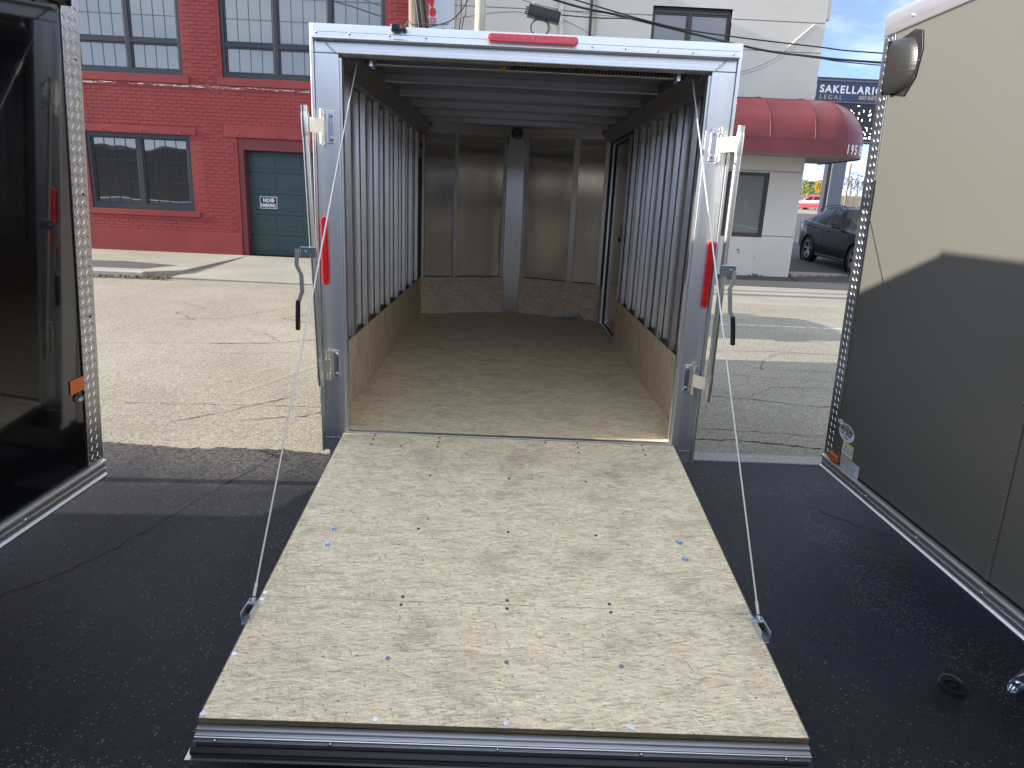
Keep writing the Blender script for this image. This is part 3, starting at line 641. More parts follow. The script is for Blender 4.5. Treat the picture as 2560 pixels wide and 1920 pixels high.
# local: y negative runs down the ramp, z up is the surface normal
def rp_(mb, name, m, **kw): return mb.build(name, m, RD, **kw)
rp_(MB().box(-.822, .822, -1.2175, -.010, -.018, 0), "ramp_panel", OSB, label="upper full-width ramp board", bevel=.0012)
rp_(MB().box(-.822, .822, -1.704, -1.2195, -.018, 0), "ramp_panel", OSB, label="lower narrow ramp board", bevel=.0012)
rp_(MB().box(-.8215, .8215, -1.7052, -1.7042, -.0175, -.001), "board_edge", OSBE)
rp_(MB().box(-.826, -.8225, -1.704, -.010, -.020, -.002).box(.8225, .826, -1.704, -.010, -.020, -.002), "board_edge", OSBE)
rp_(MB().box(-.815, .815, -1.66, -.03, -.060, -.019), "ramp_frame", mat("black_ramp_skin", (.03, .03, .032), .4))
rp_(MB().tube([(-.80, .004, -.022), (.80, .004, -.022)], .011, 10), "ramp_hinge", ALUX, smooth=40)
EDGA = metal_mat("edge_channel_alloy", (.42, .43, .45), .40, (2, 260, 260))
ch = rp_(MB().prism([(-1.7055, -.019), (-1.724, -.019), (-1.726, -.027), (-1.736, -.027), (-1.738, -.062), (-1.7055, -.062)], -.8235, .8235, 'x'), "edge_channel", EDGA, bevel=.0012)
MB().box(-.8232, .8232, -1.7405, -1.7375, -.033, -.029).box(-.8232, .8232, -1.7405, -1.7378, -.047, -.0445).build("extrusion_rib", ALUX, ch)
g = None
for x_ in (-.77, -.465, -.02, .365, .755):
    if g is None: g = MB().disc((0, 0, 0), (0, -1, 0), .0055, .005, 10, 1).build("rivet", ZINC, ch, smooth=50)
    else: g = dup(g, None, ch)
    g.location = (x_, -1.739, -.040)
rs = rp_(MB().prism([(-1.706, -.0635), (-1.741, -.0635), (-1.752, -.074), (-1.752, -.084), (-1.742, -.091), (-1.706, -.091)], -.838, .838, 'x'), "rubber_seal", RUBBER, bevel=.004)
MB().box(-.850, .850, -1.758, -1.715, -.0955, -.0925).build("seal_lip", ALUX, rs)
for sx in (-1, 1):
    rp_(MB().prism([(-1.706, -.063), (-1.75, -.074), (-1.75, -.09), (-1.2, -.085), (-1.2, -.063)], sx*.829-.009*sx, sx*.829+.009*sx, 'x'), "side_seal", RUBBER, bevel=.003)
    rp_(MB().tube([(sx*.60, -1.60, -.061), (sx*.60, -1.60, -.225)], .028, 12), "ramp_foot", BLACK, smooth=40)
lag = None
def fast(lst, r, m, name, first=[None]):
    o = None
    for x_, s_ in lst:
        if o is None: o = MB().disc((0, 0, 0), (0, 0, 1), r, .0016, 12).build(name, m, RD)
        else: o = dup(o, None, RD)
        o.location = (x_, -s_, .0002)
DKSC = mat("dark_screw_head", (.10, .11, .13), .5, .6)
rows = []
for x_ in (-.664, -.345, .339, .661):
    for s_ in (.026, .068, .122): rows.append((x_, s_))
rows += [(x_, s_) for s_ in (.395, .803) for x_ in (-.350, .001, .345)]+[(x_, s_) for s_ in (1.198, 1.238) for x_ in (-.352, 0, .346)]+[(-.52, .13), (.18, .035)]
fast(rows, .0058, DKSC, "screw")
fast([(x_, 1.473) for x_ in (-.356, 0, .347)], .0075, mat("grey_screw_head", (.22, .26, .33), .4, .7), "screw")
fast([(-.816, 1.692), (-.353, 1.692), (0, 1.691), (.345, 1.692), (.815, 1.689), (-.812, 1.477), (.810, 1.477), (-.812, 1.204), (-.812, 1.236), (.810, 1.204), (.810, 1.236), (-.812, .52), (.812, .52), (.81, .93)], .0075, ZINC, "screw")
for x_, s_ in ((-.673, .822), (-.673, .923), (.668, .828), (.667, .933)):
    o = MB().disc((x_, -s_, .0003), (0, 0, 1), .0165, .002, 20).build("washer", ZINC, RD)
    MB().disc((x_, -s_, .0023), (0, 0, 1), .009, .005, 6).build("bolt_head", ZINC, o, bevel=.001)
def onr(x, s_, up=0.): return Vector((x, -s_*cs-up*sn*0, -s_*sn+up))
for sx in (-1, 1):
    e = Vector((sx*.826, -1.255, -.128)); s0 = Vector((sx*.757, .118, 1.712))
    c_ = MB(); c_.tube([s0, s0.lerp(e, .5)+Vector((0, .004, -.004)), e], .0034, 8)
    c_.tube([e.lerp(s0, .018), e], .0058, 8)
    tp(c_, "ramp_cable", CABLE, smooth=60)
    k = MB(); bx = sx*.826
    k.box(bx-.016, bx-.0125, -1.335, -1.245, -.178, -.140).box(bx+.0125, bx+.016, -1.335, -1.245, -.178, -.140).box(bx-.016, bx+.016, -1.335, -1.27, -.182, -.178)
    cl_ = tp(k, "cable_clevis", ZINC, bevel=.0015)
    MB().tube([(bx-.019, -1.262, -.150), (bx+.019, -1.262, -.150)], .005, 10).build("pin", ZINC, cl_)
    MB().ring((bx-.004, -1.258, -.143), (1, 0, 0), .007, .012, .008, 16).build("cable_eye", CABLE, cl_)
# --- lock bars with hinged brackets and handles
for sx in (-1, 1):
    xt, xb = (-.937, -.903) if sx < 0 else (.936, .934)
    Y = -.10
    def bx_(z): return xb+(xt-xb)*(z-.30)/(1.48-.30)
    LB = tp(MB().tube([(bx_(.262), Y, .262), (bx_(1.50), Y, 1.50)], .0150, 18), "lock_bar", BAR, smooth=40)
    for zc in (.345, 1.425):
        h_ = .036
        MB().tube([(bx_(zc-h_-.012), Y, zc-h_-.012), (bx_(zc-h_), Y, zc-h_), (bx_(zc+h_), Y, zc+h_), (bx_(zc+h_+.012), Y, zc+h_+.012)], .019, 18, rads=[.0155, .0172, .0172, .0155]).build("collar", BRKT, LB, smooth=50)
        xh = sx*.883
        MB().hexa([(bx_(zc), Y-.012, zc-.030), (xh-.010*sx, -.030, zc-.030), (xh-.010*sx, -.026, zc-.030), (bx_(zc), Y-.008, zc-.030)],
                  [(bx_(zc), Y-.012, zc+.030), (xh-.010*sx, -.030, zc+.030), (xh-.010*sx, -.026, zc+.030), (bx_(zc), Y-.008, zc+.030)]).build("hinge_arm", BRKT, LB)
        br = MB().tube([(xh, -.024, zc-.072), (xh, -.024, zc-.034)], .012, 12).tube([(xh, -.024, zc+.034), (xh, -.024, zc+.072)], .012, 12).tube([(xh, -.024, zc-.031), (xh, -.024, zc+.031)], .0135, 12).build("hinge_knuckle", BRKT, LB, smooth=40)
        a, b = sorted((xh-sx*.008, xh-sx*.048)); MB().box(a, b, -.0075, -.002, zc-.070, zc+.070).build("hinge_plate", BRKT, LB, bevel=.004)
        a, b = sorted((xh-sx*.020, xh-sx*.046)); MB().box(a, b, -.0098, -.0077, zc-.060, zc+.062).build("backing_strap", ZINC, LB, bevel=.002)
        for q in (-.048, .050): MB().disc((xh-sx*.033, -.0099, zc+q), (0, -1, 0), .0105, .009, 6).build("bolt", ZINC, LB, bevel=.002)
    if sx < 0: pts = [(-.945, .900), (-.982, .898), (-.986, .826), (-.967, .786), (-.965, .710), (-.985, .655)]; grip = [(-.986, .668), (-.989, .60), (-.991, .538)]
    else: pts = [(.950, .886), (.977, .884), (.977, .840), (.965, .808), (.978, .705), (.995, .668)]; grip = [(.994, .680), (1.003, .62), (1.010, .552)]
    Yh = -.125
    MB().box(min(bx_(.88)-.018, bx_(.88)+sx*.05), max(bx_(.88)+.018, bx_(.88)+sx*.05), Yh-.001, Yh+.003, .862, .908).build("handle_clamp", ZINC, LB, bevel=.002)
    MB().disc((bx_(.88)+sx*.030, Yh-.002, .885), (0, -1, 0), .007, .006, 8).build("bolt", ZINC, LB)
    s_ = MB(); hw = .009
    pp = pts[1:]
    for k in range(len(pp)-1):
        (xa, za), (xb2, zb2) = pp[k], pp[k+1]
        s_.hexa([(xb2-hw, Yh-.010, zb2), (xb2+hw, Yh-.010, zb2), (xb2+hw, Yh-.0035, zb2), (xb2-hw, Yh-.0035, zb2)], [(xa-hw, Yh-.010, za), (xa+hw, Yh-.010, za), (xa+hw, Yh-.0035, za), (xa-hw, Yh-.0035, za)])
    hd = s_.build("handle", BRKT, LB)
    MB().tube([(grip[0][0], Yh-.007, grip[0][1]), (grip[1][0], Yh-.007, grip[1][1]), (grip[2][0], Yh-.007, grip[2][1]), (grip[2][0], Yh-.007, grip[2][1]-.006)], .0135, 16, rads=[.0128, .0135, .0135, .009], sq=.8).build("grip", BLKPL, hd, smooth=50)
# --- running gear, tongue (mostly behind)
def wheel(par, x, y, z, r, wd, sx, rimm=RIM, spokes=5, r_rim=.62):
    W = MB(); pr = [(0, -wd/2, r*r_rim), (0, -wd/2, r*.90), (0, -wd*.40, r*.985), (0, 0, r), (0, wd*.40, r*.985), (0, wd/2, r*.90), (0, wd/2, r*r_rim)]
    n = 36; i0 = 0
    for p_ in pr:
        for k in range(n):
            a = 2*math.pi*k/n; W.v.append((x+p_[1], y+p_[2]*math.cos(a), z+p_[2]*math.sin(a)))
    for j in range(len(pr)-1):
        for k in range(n): W.f.append((j*n+k, j*n+(k+1) % n, (j+1)*n+(k+1) % n, (j+1)*n+k))
    wh = MB().tube([(x-sx*wd*.3, y, z), (x+sx*wd*.12, y, z)], r*r_rim, 30).build("wheel", PYLD, par, smooth=40)
    W.build("tyre", TYRE, wh, smooth=40)
    g_ = MB().ring((x+sx*wd*.30, y, z), (sx, 0, 0), r*r_rim*.90, r*r_rim*1.0, wd*.16)
    g_.disc((x+sx*wd*.16, y, z), (sx, 0, 0), r*.13, wd*.20, 16)
    for k in range(spokes):
        for dd in (-.16, .16):
            a = 2*math.pi*k/spokes+.3; u = Vector((0, math.cos(a+dd*.35), math.sin(a+dd*.35))); u2 = Vector((0, math.cos(a+dd), math.sin(a+dd))); c0 = Vector((x+sx*wd*.24, y, z)); c1 = c0+u*r*.10; c2 = c0+Vector((sx*wd*.12, 0, 0))+u2*r*r_rim*.93
            t_ = Vector((0, -u.z, u.y))*r*.035; d_ = Vector((sx*.02, 0, 0))
            g_.hexa([c1-t_, c1+t_, c2+t_, c2-t_], [c1-t_+d_, c1+t_+d_, c2+t_+d_, c2-t_+d_])
    g_.build("rim", rimm, wh)
    return wh
RTW = Matrix.Translation((0, -1.8, -G))
for sx in (-1, 1):
    wh = wheel(T, sx*1.045, 1.40, G+.325, .325, .18, sx); wh.matrix_parent_inverse = RTW
    f_ = MB(); n = 16; prof = []
    for k in range(n+1):
        a = math.pi*k/n; prof.append((1.40-.55*math.cos(a)*(1 if abs(math.cos(a)) < .8 else 1.0), -.15+.40*math.sin(a)**.7))
    def ff(u, v):
        i_ = u*n; k = min(int(i_), n-1); t_ = i_-k; y_ = prof[k][0]*(1-t_)+prof[k+1][0]*t_; z_ = prof[k][1]*(1-t_)+prof[k+1][1]*t_
        return (sx*(.936+.235*min(1, v*1.25)), y_, z_-(0 if v < .8 else (v-.8)*.25))
    o = f_.grid(ff, 32, 10).build("fender", FENDM, None, smooth=50); o.parent = T; o.matrix_parent_inverse = RTW
    sm = o.modifiers.new("thick", 'SOLIDIFY'); sm.thickness = .004
tp(MB().tube([(-1.0, 1.40, G+.30), (1.0, 1.40, G+.30)], .03, 10), "axle", BLACK)
tp(MB().box(-.88, -.82, .12, 3.6, -.14, -.021).box(.82, .88, .12, 3.6, -.14, -.021), "chassis_rail", BLACK)
tp(MB().tube([(-.75, 3.55, -.11), (0, 4.95, -.11)], .04, 4).tube([(.75, 3.55, -.11), (0, 4.95, -.11)], .04, 4), "tongue", BLACK)
tp(MB().tube([(.09, 4.6, .30), (.09, 4.6, G+.03)], .025, 10).disc((.09, 4.6, G+.002), (0, 0, 1), .07, .02, 12), "tongue_jack", ZINC)
# crumpled cloth on the floor
m_ = MB()
for cx_, cy_, sx_, sy_, h_, rot_ in ((.58, 3.62, .085, .045, .030, .2), (.70, 3.655, .075, .045, .055, -.4)):
    def rg(u, v):
        a = (u-.5)*2; b = (v-.5)*2; q = math.sqrt(a*a+b*b); x = a*sx_*(1+.2*math.sin(v*9)); y = b*sy_*(1+.25*math.sin(u*11))
        z = .004+max(0, h_*(1-q**1.6))*(.6+.4*math.sin(u*17+v*5)*math.cos(v*13))+.004*math.sin(u*23)*math.sin(v*19)
        return (cx_+x*math.cos(rot_)-y*math.sin(rot_), cy_+x*math.sin(rot_)+y*math.cos(rot_), max(.003, z))
    m_.grid(rg, 18, 16)
tag(m_.build("cloth", RAG, smooth=40), "small crumpled pale blue cloth lying on the trailer floor near the side door", "cloth")

# ================================================================== NEIGHBOUR TRAILERS (local: wall plane x=0, body towards -s*x, y as world)
def lugs(x, y0, y1, z0, z1, s):
    """raised crossed bars of diamond plate on plane x facing s"""
    m_ = MB(); row = 0; z = z0+.012; L_ = .0135; pz = .0255; py = .032
    while z < z1-.01:
        ny = int((y1-y0)/py)+1
        for k in range(ny):
            y = y0+.007+k*py+(py/2 if row % 2 else 0)
            if y > y1-.005: continue
            a = R(38) if row % 2 else R(-52)
            a = R(58) if row % 2 else R(-32)
            dy, dz = math.cos(a)*L_*.75, math.sin(a)*L_*.75; ny_, nz_ = -math.sin(a)*.0019, math.cos(a)*.0019
            c_ = (x, y, z); h_ = .0019*s
            i = len(m_.v)
            m_.v += [(x, y-dy, z-dz), (x, y+ny_, z+nz_), (x, y+dy, z+dz), (x, y-ny_, z-nz_), (x+h_, y-dy*.55, z-dz*.55), (x+h_, y+dy*.55, z+dz*.55)]
            m_.f += [(i, i+1, i+4), (i+1, i+2, i+5), (i+1, i+5, i+4), (i+2, i+3, i+5), (i+3, i, i+4), (i+3, i+4, i+5)]
        z += pz/1.5; row += 1
    return m_
def closed_trailer(root, s, yc, yr, W, H, skin, tip=.72, white_back=True):
    """s = +1: visible wall faces +x"""
    def b(x0, x1, *a):
        x0 *= -s; x1 *= -s; return MB().box(min(x0, x1), max(x0, x1), *a)
    def bb(m_, x0, x1, *a):
        x0 *= -s; x1 *= -s; return m_.box(min(x0, x1), max(x0, x1), *a)
    wall = b(0, .004, yr, yc, .0, H-.02).build("side_wall", skin, root)
    b(W-.004, W, yr, yc, 0, H-.02).build("side_wall", skin, root)
    MB().prism([(-s*.003, yr), (-s*.003, yc), (-s*W/2, yc+tip), (-s*(W-.003), yc), (-s*(W-.003), yr)], H-.018, H, 'z').build("roof", WSKIN, root)
    MB().prism([(-s*.01, yr), (-s*.01, yc), (-s*W/2, yc+tip-.01), (-s*(W-.01), yc), (-s*(W-.01), yr)], .002, .05, 'z').build("floor", BLACK, root)
    n_ = MB()
    n_.hexa([(-s*.001, yc, 0), (-s*.006, yc, 0), (-s*W/2, yc+tip-.004, 0), (-s*W/2, yc+tip, 0)], [(-s*.001, yc, H-.02), (-s*.006, yc, H-.02), (-s*W/2, yc+tip-.004, H-.02), (-s*W/2, yc+tip, H-.02)])
    n_.hexa([(-s*(W-.001), yc, 0), (-s*(W-.006), yc, 0), (-s*W/2, yc+tip-.004, 0), (-s*W/2, yc+tip, 0)], [(-s*(W-.001), yc, H-.02), (-s*(W-.006), yc, H-.02), (-s*W/2, yc+tip-.004, H-.02), (-s*W/2, yc+tip, H-.02)])
    n_.build("nose", skin, root)
    b(.01, W-.01, yr-.03, yr-.001, 0, H-.02).build("rear_door", skin, root)
    # bottom rail with ridges, top trim
    x = s*.001
    br_ = MB().prism([(-s*.02, -.082), (s*.020, -.082), (s*.022, -.074), (s*.012, -.068), (s*.012, -.030), (s*.020, -.024), (s*.018, -.016), (s*.001, -.012), (-s*.02, -.012)], yr, yc+.012, 'y').build("bottom_rail", ALUY, root, bevel=.0015)
    MB().box(min(s*.0125, s*.0165), max(s*.0125, s*.0165), yr, yc+.011, -.052, -.048).build("extrusion_rib", ALUY, br_)
    tt = MB().prism([(s*.0015, H-.092), (s*.010, H-.090), (s*.012, H-.02), (s*.004, H+.004), (-s*.03, H+.012), (-s*.03, H+.002)], yr, yc+.012, 'y').build("top_trim", ALUY, root, bevel=.0015)
    y = yc-.20; k = 0; rv_ = None; bo = None
    while y > yr+.1:
        if rv_ is None:
            rv_ = MB().disc((s*.011, 0, H-.052), (s, 0, 0), .007, .006, 10, 1).build("rivet", BRKT, tt, smooth=50); bo = MB().disc((s*.0165, 0, -.042), (s, 0, 0), .006, .004, 10, 1).build("rivet", ZINC, br_, smooth=50)
        else: rv_ = dup(rv_, None, tt); bo = dup(bo, None, br_)
        rv_.location = (0, y, 0); bo.location = (0, y-.24, 0); y -= .385
    # panel seams and their rivets
    y = yc-1.18
    while y > yr+.3:
        sm_ = MB().box(min(s*.0008, s*.0045), max(s*.0008, s*.0045), y-.03, y, .0, H-.095).build("wall_seam", skin, root, bevel=.001)
        for k in range(11): MB().disc((s*.0047, y-.012, .15+k*.155), (s, 0, 0), .0055, .003, 8, 1).build("rivet", skin, sm_, smooth=50)
        y -= 1.22
    # corner plate of diamond tread
    pt = MB().box(min(s*.0008, s*.0055), max(s*.0008, s*.0055), yc-.078, yc+.012, -.010, H-.095).build("corner_plate", DIAM, root, bevel=.001)
    lugs(s*.0056, yc-.078, yc+.012, -.010, H-.095, s).build("raised_tread", DIAM, pt, kind='stuff')
    for k in range(5): MB().disc((s*.0056, yc-.02, .12+k*.42), (s, 0, 0), .005, .003, 8, 1).build("rivet", BLKPL, pt)
    # tongue, jack, axle, wheels
    g0 = root.matrix_basis.inverted() @ Vector((root.location.x, 0, G)); zg = G-root.location.z
    for dx in (-.7, .7): MB().tube([(-s*W/2+dx, yc+.1, -.09), (-s*W/2, yc+tip+.68, -.09)], .045, 4).build("tongue_beam", BLACK, root)
    MB().tube([(-s*W/2, yc+tip+.45, .42), (-s*W/2, yc+tip+.45, zg+.03)], .03, 12).disc((-s*W/2, yc+tip+.45, zg+.012), (0, 0, 1), .08, .02, 12).build("tongue_jack", ZINC, root)
    MB().box(-s*W/2-.06, -s*W/2+.06, yc+tip+.60, yc+tip+.82, -.10, -.02).build("coupler", BLACK, root, bevel=.01)
    ya = yr+(yc-yr)*.42
    for sd_ in (1, -1):
        xx = s*.10 if sd_ == 1 else -s*(W+.10); sg_ = s if sd_ == 1 else -s
        wheel(root, xx, ya, zg+.335, .335, .17, sg_)
        def ff(u, v):
            a = math.pi*u; return (xx-sg_*.10+sg_*.22*v, ya-.50*math.cos(a), zg+.335+.02+.40*math.sin(a)**.7)
        o = MB().grid(ff, 20, 4).build("fender", FENDM, root, smooth=50); sm__ = o.modifiers.new("thick", 'SOLIDIFY'); sm__.thickness = .004
    MB().tube([(s*.0, ya, zg+.30), (-s*W, ya, zg+.30)], .03, 10).build("axle", BLACK, root)
    for xq in (.25, W-.25): MB().box(-s*xq-.03, -s*xq+.03, yr, yc, -.11, .0).build("chassis_rail", BLACK, root)
    return wall
# left: glossy black
TL_ = thing("cargo_trailer", "glossy black closed trailer on the left, mirroring the open trailer, diamond plate corner", "trailer", (-1.5555, 0, .148), (0, .0606, 0))
closed_trailer(TL_, 1, -.795, -7.0, 2.12, 1.850, BLKG, .66)
rf = MB().box(.0012, .0042, -.947, -.865, .285, .335).build("side_reflector", ORANGE, TL_, bevel=.010, label="orange rectangular reflector", seg=3)
lm = MB().disc((.0012, -.905, .262), (1, 0, 0), .0145, .006, 18).disc((.0075, -.905, .262), (1, 0, 0), .011, .010, 16, 1).build("clearance_lamp", CLEAR, TL_, smooth=50)
MB().ring((.0073, -.905, .262), (1, 0, 0), .012, .015, .003, 20).build("lamp_rim", BLKPL, lm)
# vents on both neighbours
def vent(root, s, yc, zc):
    v_ = MB().prism([(yc+.10, zc+.105), (yc+.10, zc-.105), (yc-.02, zc-.125), (yc-.085, zc-.06), (yc-.105, zc+.04), (yc-.085, zc+.11), (yc-.03, zc+.125)], s*.001, s*.006, 'x').build("side_vent", BLKPL, root, bevel=.002)
    SM = mat("smoked_vent_plastic", (.018, .018, .017), .33, 0, .4); t_ = NT(SM); t_.bump(t_.noise(t_.coord((10, 10, 140)), 1., 3), .5, .002)
    def dome(u, v):
        z = zc-.105+.21*v; wv = math.sin(math.pi*min(max(v, .0), 1.))**.35 if 0 < v < 1 else 0
        y0_, y1_ = yc+.098, yc+.02-.10*wv
        return (s*(.007+.034*(math.sin(math.pi*(1-u)*.5)**.6)*(.55+.45*wv)), y0_+(y1_-y0_)*u, z)
    MB().grid(dome, 10, 16).build("vent_cover", SM, v_, smooth=60)
    MB().quad((s*.007, yc+.098, zc-.105), (s*.041, yc+.098, zc-.105), (s*.041, yc+.098, zc+.105), (s*.007, yc+.098, zc+.105)).build("vent_louvre", BLACK, v_)
    for y_, z_ in ((yc-.04, zc+.112), (yc-.088, zc+.09), (yc-.095, zc+.0), (yc-.075, zc-.06), (yc-.015, zc-.115)):
        MB().disc((s*.0062, y_, z_), (s, 0, 0), .004, .002, 8).build("screw", ZINC, v_)
vent(TL_, 1, -.975, 1.63)
TF_ = thing("cargo_trailer", "white closed trailer, next in the row beyond the glossy black one", "trailer", (-4.45, 0, .10), (0, 0, 0))
closed_trailer(TF_, 1, -.95, -7.0, 2.12, 1.86, WSKIN, .70)
# right: charcoal metallic
TR_ = thing("cargo_trailer", "charcoal grey closed trailer on the right, half sunlit, with stickers low at its corner", "trailer", (1.600, 0, -.006), (0, -.0255, 0))
closed_trailer(TR_, -1, .004, -7.0, 2.12, 1.995, CHAR, .72)
vent(TR_, -1, -.19, 1.762)
MB().box(-.016, -.0005, -.130, -.050, .000, .034).build("side_marker", AMBER, TR_, bevel=.003, label="amber side marker").location = (0, 0, -.009)
# stickers: flat prints on the wall (x slightly towards the camera side)
def side_m(y, z, x=-.0012): # text facing -x, reading towards -y
    return Matrix.Translation((x, y, z)) @ Matrix.Rotation(R(-90), 4, 'Z') @ Matrix.Rotation(R(90), 4, 'X')
pts = [(-.163+.073*math.cos(a), .158+.042*math.sin(a)) for a in [2*math.pi*k/36 for k in range(36)]]
d1 = MB().prism(pts, -.0010, -.0003, 'x').build("dealer_sticker", WHITE, TR_, label="oval dealer sticker")
pts2 = [(-.163+.069*math.cos(a), .160+.036*math.sin(a)) for a in [R(20)+R(140)*k/20 for k in range(21)]]
MB().prism(pts2, -.0014, -.0011, 'x').build("sticker_band", mat("sticker_grey", (.25, .25, .27), .5), d1)
MB().prism([(-.096+.022*math.cos(a), .193+.012*math.sin(a)) for a in [2*math.pi*k/20 for k in range(20)]], -.0010, -.0003, 'x').build("sticker_tab", WHITE, d1)
text_mesh("TOY SHOP", .040, BLACKP, "lettering", d1, side_m(-.102, .146, -.0018), .0002, .62, .95, 'LEFT', .0012)
for yy_, zz_, ll_ in ((-.14, .134, .05), (-.15, .128, .03), (-.085, .192, .02)): MB().box(-.0016, -.0012, yy_-ll_, yy_, zz_, zz_+.003).build("print_line", BLACKP, d1)
d2 = MB().box(-.0010, -.0003, -.247, -.146, .051, .114).build("tyre_placard", WHITE, TR_, label="yellow and white placard")
MB().box(-.0014, -.0011, -.2465, -.165, .100, .1135).box(-.0014, -.0011, -.2465, -.150, .0515, .062).build("yellow_band", YELLOWP, d2)
MB().disc((-.0012, -.152, .104), (-1, 0, 0), .004, .0004, 10).build("print_mark", BLACKP, d2)
for r_ in range(5):
    for q in range(3): MB().box(-.0014, -.0011, -.170-q*.030-random.uniform(.008, .02), -.164-q*.030+.004, .068+r_*.0065, .0705+r_*.0065).build("print_line", BLACKP, d2)
d3 = MB().box(-.0010, -.0003, -.319, -.148, -.010, .046).build("data_plate", mat("pale_label", (.55, .60, .66), .5), TR_, label="pale data label")
for r_ in range(8):
    MB().box(-.0014, -.0011, -.160-random.uniform(.06, .145), -.155, -.003+r_*.006, -.0015+r_*.006).build("print_line", BLACKP, d3)

# ================================================================== RED BRICK BUILDING
YR = 12.6
RB = thing("brick_building", "red painted two-storey brick building with black grid windows", "building", (-6, YR, SW))
IRB = Matrix.Translation((6, -YR, -SW))
def rb(mb, name, m, parent=None, **kw):
    o = mb.build(name, m, None, **kw)
    if parent: o.parent = parent
    else: o.parent = RB; o.matrix_parent_inverse = IRB
    return o
holes = [(-10.52, -7.116, 3.377, 5.95), (-6.275, -2.80, 3.377, 5.95), (-9.345, -7.075, .555, 2.165), (-6.05, -3.40, SW-.05, 2.172)]
def holed(x0, x1, z0, z1, holes, y0, y1, extra_x=(), extra_z=(), gap=0.):
    """solid wall x0..x1, z0..z1 with rectangular holes, as butted boxes; extra_z cuts get an open joint of width gap"""
    xs = sorted({x0, x1, *[h[0] for h in holes], *[h[1] for h in holes], *extra_x}); zs = sorted({z0, z1, *[h[2] for h in holes], *[h[3] for h in holes], *extra_z})
    xs = [v for v in xs if x0 <= v <= x1]; zs = [v for v in zs if z0 <= v <= z1]; m_ = MB()
    for a, b in zip(zs, zs[1:]):
        run = None
        for c, d in zip(xs, xs[1:]):
            inh = any(h[0] <= (c+d)/2 <= h[1] and h[2] <= (a+b)/2 <= h[3] for h in holes)
            if not inh: run = (run[0], d) if run else (c, d)
            if (inh or d == xs[-1]) and run:
                m_.box(run[0], run[1], y0, y1, a+(gap/2 if a in extra_z else 0), b-(gap/2 if b in extra_z else 0)); run = None
    return m_
rb(holed(-16, -2.27, SW-.05, 7.4, holes, YR+.012, YR+.40), "wall", BRICKM)
rb(MB().box(-16, -2.27, YR+.40, YR+9, SW-.05, 7.4), "building_core", BLACK)
rb(MB().box(-16, -6.055, YR-.006, YR+.0115, SW-.05, .125), "plinth", BRICKM, bevel=.004)
bands = [(-16, -6.985, 3.216, 3.372), (-6.372, -2.27, 3.216, 3.372), (-16, -6.925, 2.172, 2.325), (-6.288, -2.27, 2.178, 2.432), (-9.5, -6.952, .432, .549)]
names = ["window_sill", "window_sill", "steel_lintel", "steel_lintel", "window_sill"]
for (a, b, c, d), n_ in zip(bands, names):
    o = rb(MB().box(a, b, YR-.014 if n_ == "window_sill" else YR-.008, YR+.0115, c, d), n_, BRICKM, bevel=.006)
    if n_ == "steel_lintel":
        for k in range(6):
            xx = b-(.33 if b < -5 else 3.69)-.85*k if b < -5 else a+.28+.85*k
            if xx > a+.1 and xx < b: MB().disc((xx, YR-.0085, c+.06), (0, -1, 0), .020, .016, 10, 1).build("lintel_bolt", BRICKM, o, smooth=50)
rb(MB().box(-16, -2.27, YR-.0105, YR-.0085, 3.150, 3.196), "peeling_band", CHIP)
# bricks
bv = MB(); L2, H2 = .1015, .0325
bv.v = [(-L2, 0, -H2), (L2, 0, -H2), (L2, 0, H2), (-L2, 0, H2), (-L2+.005, -.006, -H2+.005), (L2-.005, -.006, -H2+.005), (L2-.005, -.006, H2-.005), (-L2+.005, -.006, H2-.005)]
bv.f = [(4, 5, 6, 7), (0, 1, 5, 4), (1, 2, 6, 5), (2, 3, 7, 6), (3, 0, 4, 7)]
allb = []
row = 0; z = .125+.037
while z < 5.6:
    x = -12.3+(.1065 if row % 2 else 0)
    while x < -2.38:
        ok = True
        for (a, b, c, d) in holes+bands:
            if x+.10 > a-.0 and x-.10 < b+.0 and z+.03 > c and z-.03 < d: ok = False; break
        if ok: allb.append((x, z))
        x += .213
    row += 1; z += .0745
def sc_b(p):
    x, z = p
    if not (-9.4 < x < -4.9 and z < 5.1): return 99
    return abs(x+6.62)*1.0+abs(z-2.4)*.12
allb.sort(key=sc_b)
b0 = None
rnd = random.Random(3)
for i, (x, z) in enumerate(allb[:300]):
    if b0 is None: b0 = bv.build("brick", BRICKM); b0.parent = RB; bb_ = b0
    else: bb_ = b0.copy(); COL.objects.link(bb_)
    bb_.location = (x+6, .0118-rnd.uniform(0, .002), z-SW); bb_.rotation_euler = (0, rnd.uniform(-.012, .012), rnd.uniform(-.004, .004))
rest = MB()
for x, z in allb[300:]:
    i = len(rest.v); dy = YR+.0118-rnd.uniform(0, .003); j = rnd.uniform(-.003, .003)
    rest.v += [(x+p[0], dy+p[1], z+p[2]+j) for p in bv.v]; rest.f += [tuple(q+i for q in f) for f in bv.f]
rb(rest, "brickwork", BRICKM, kind='stuff')
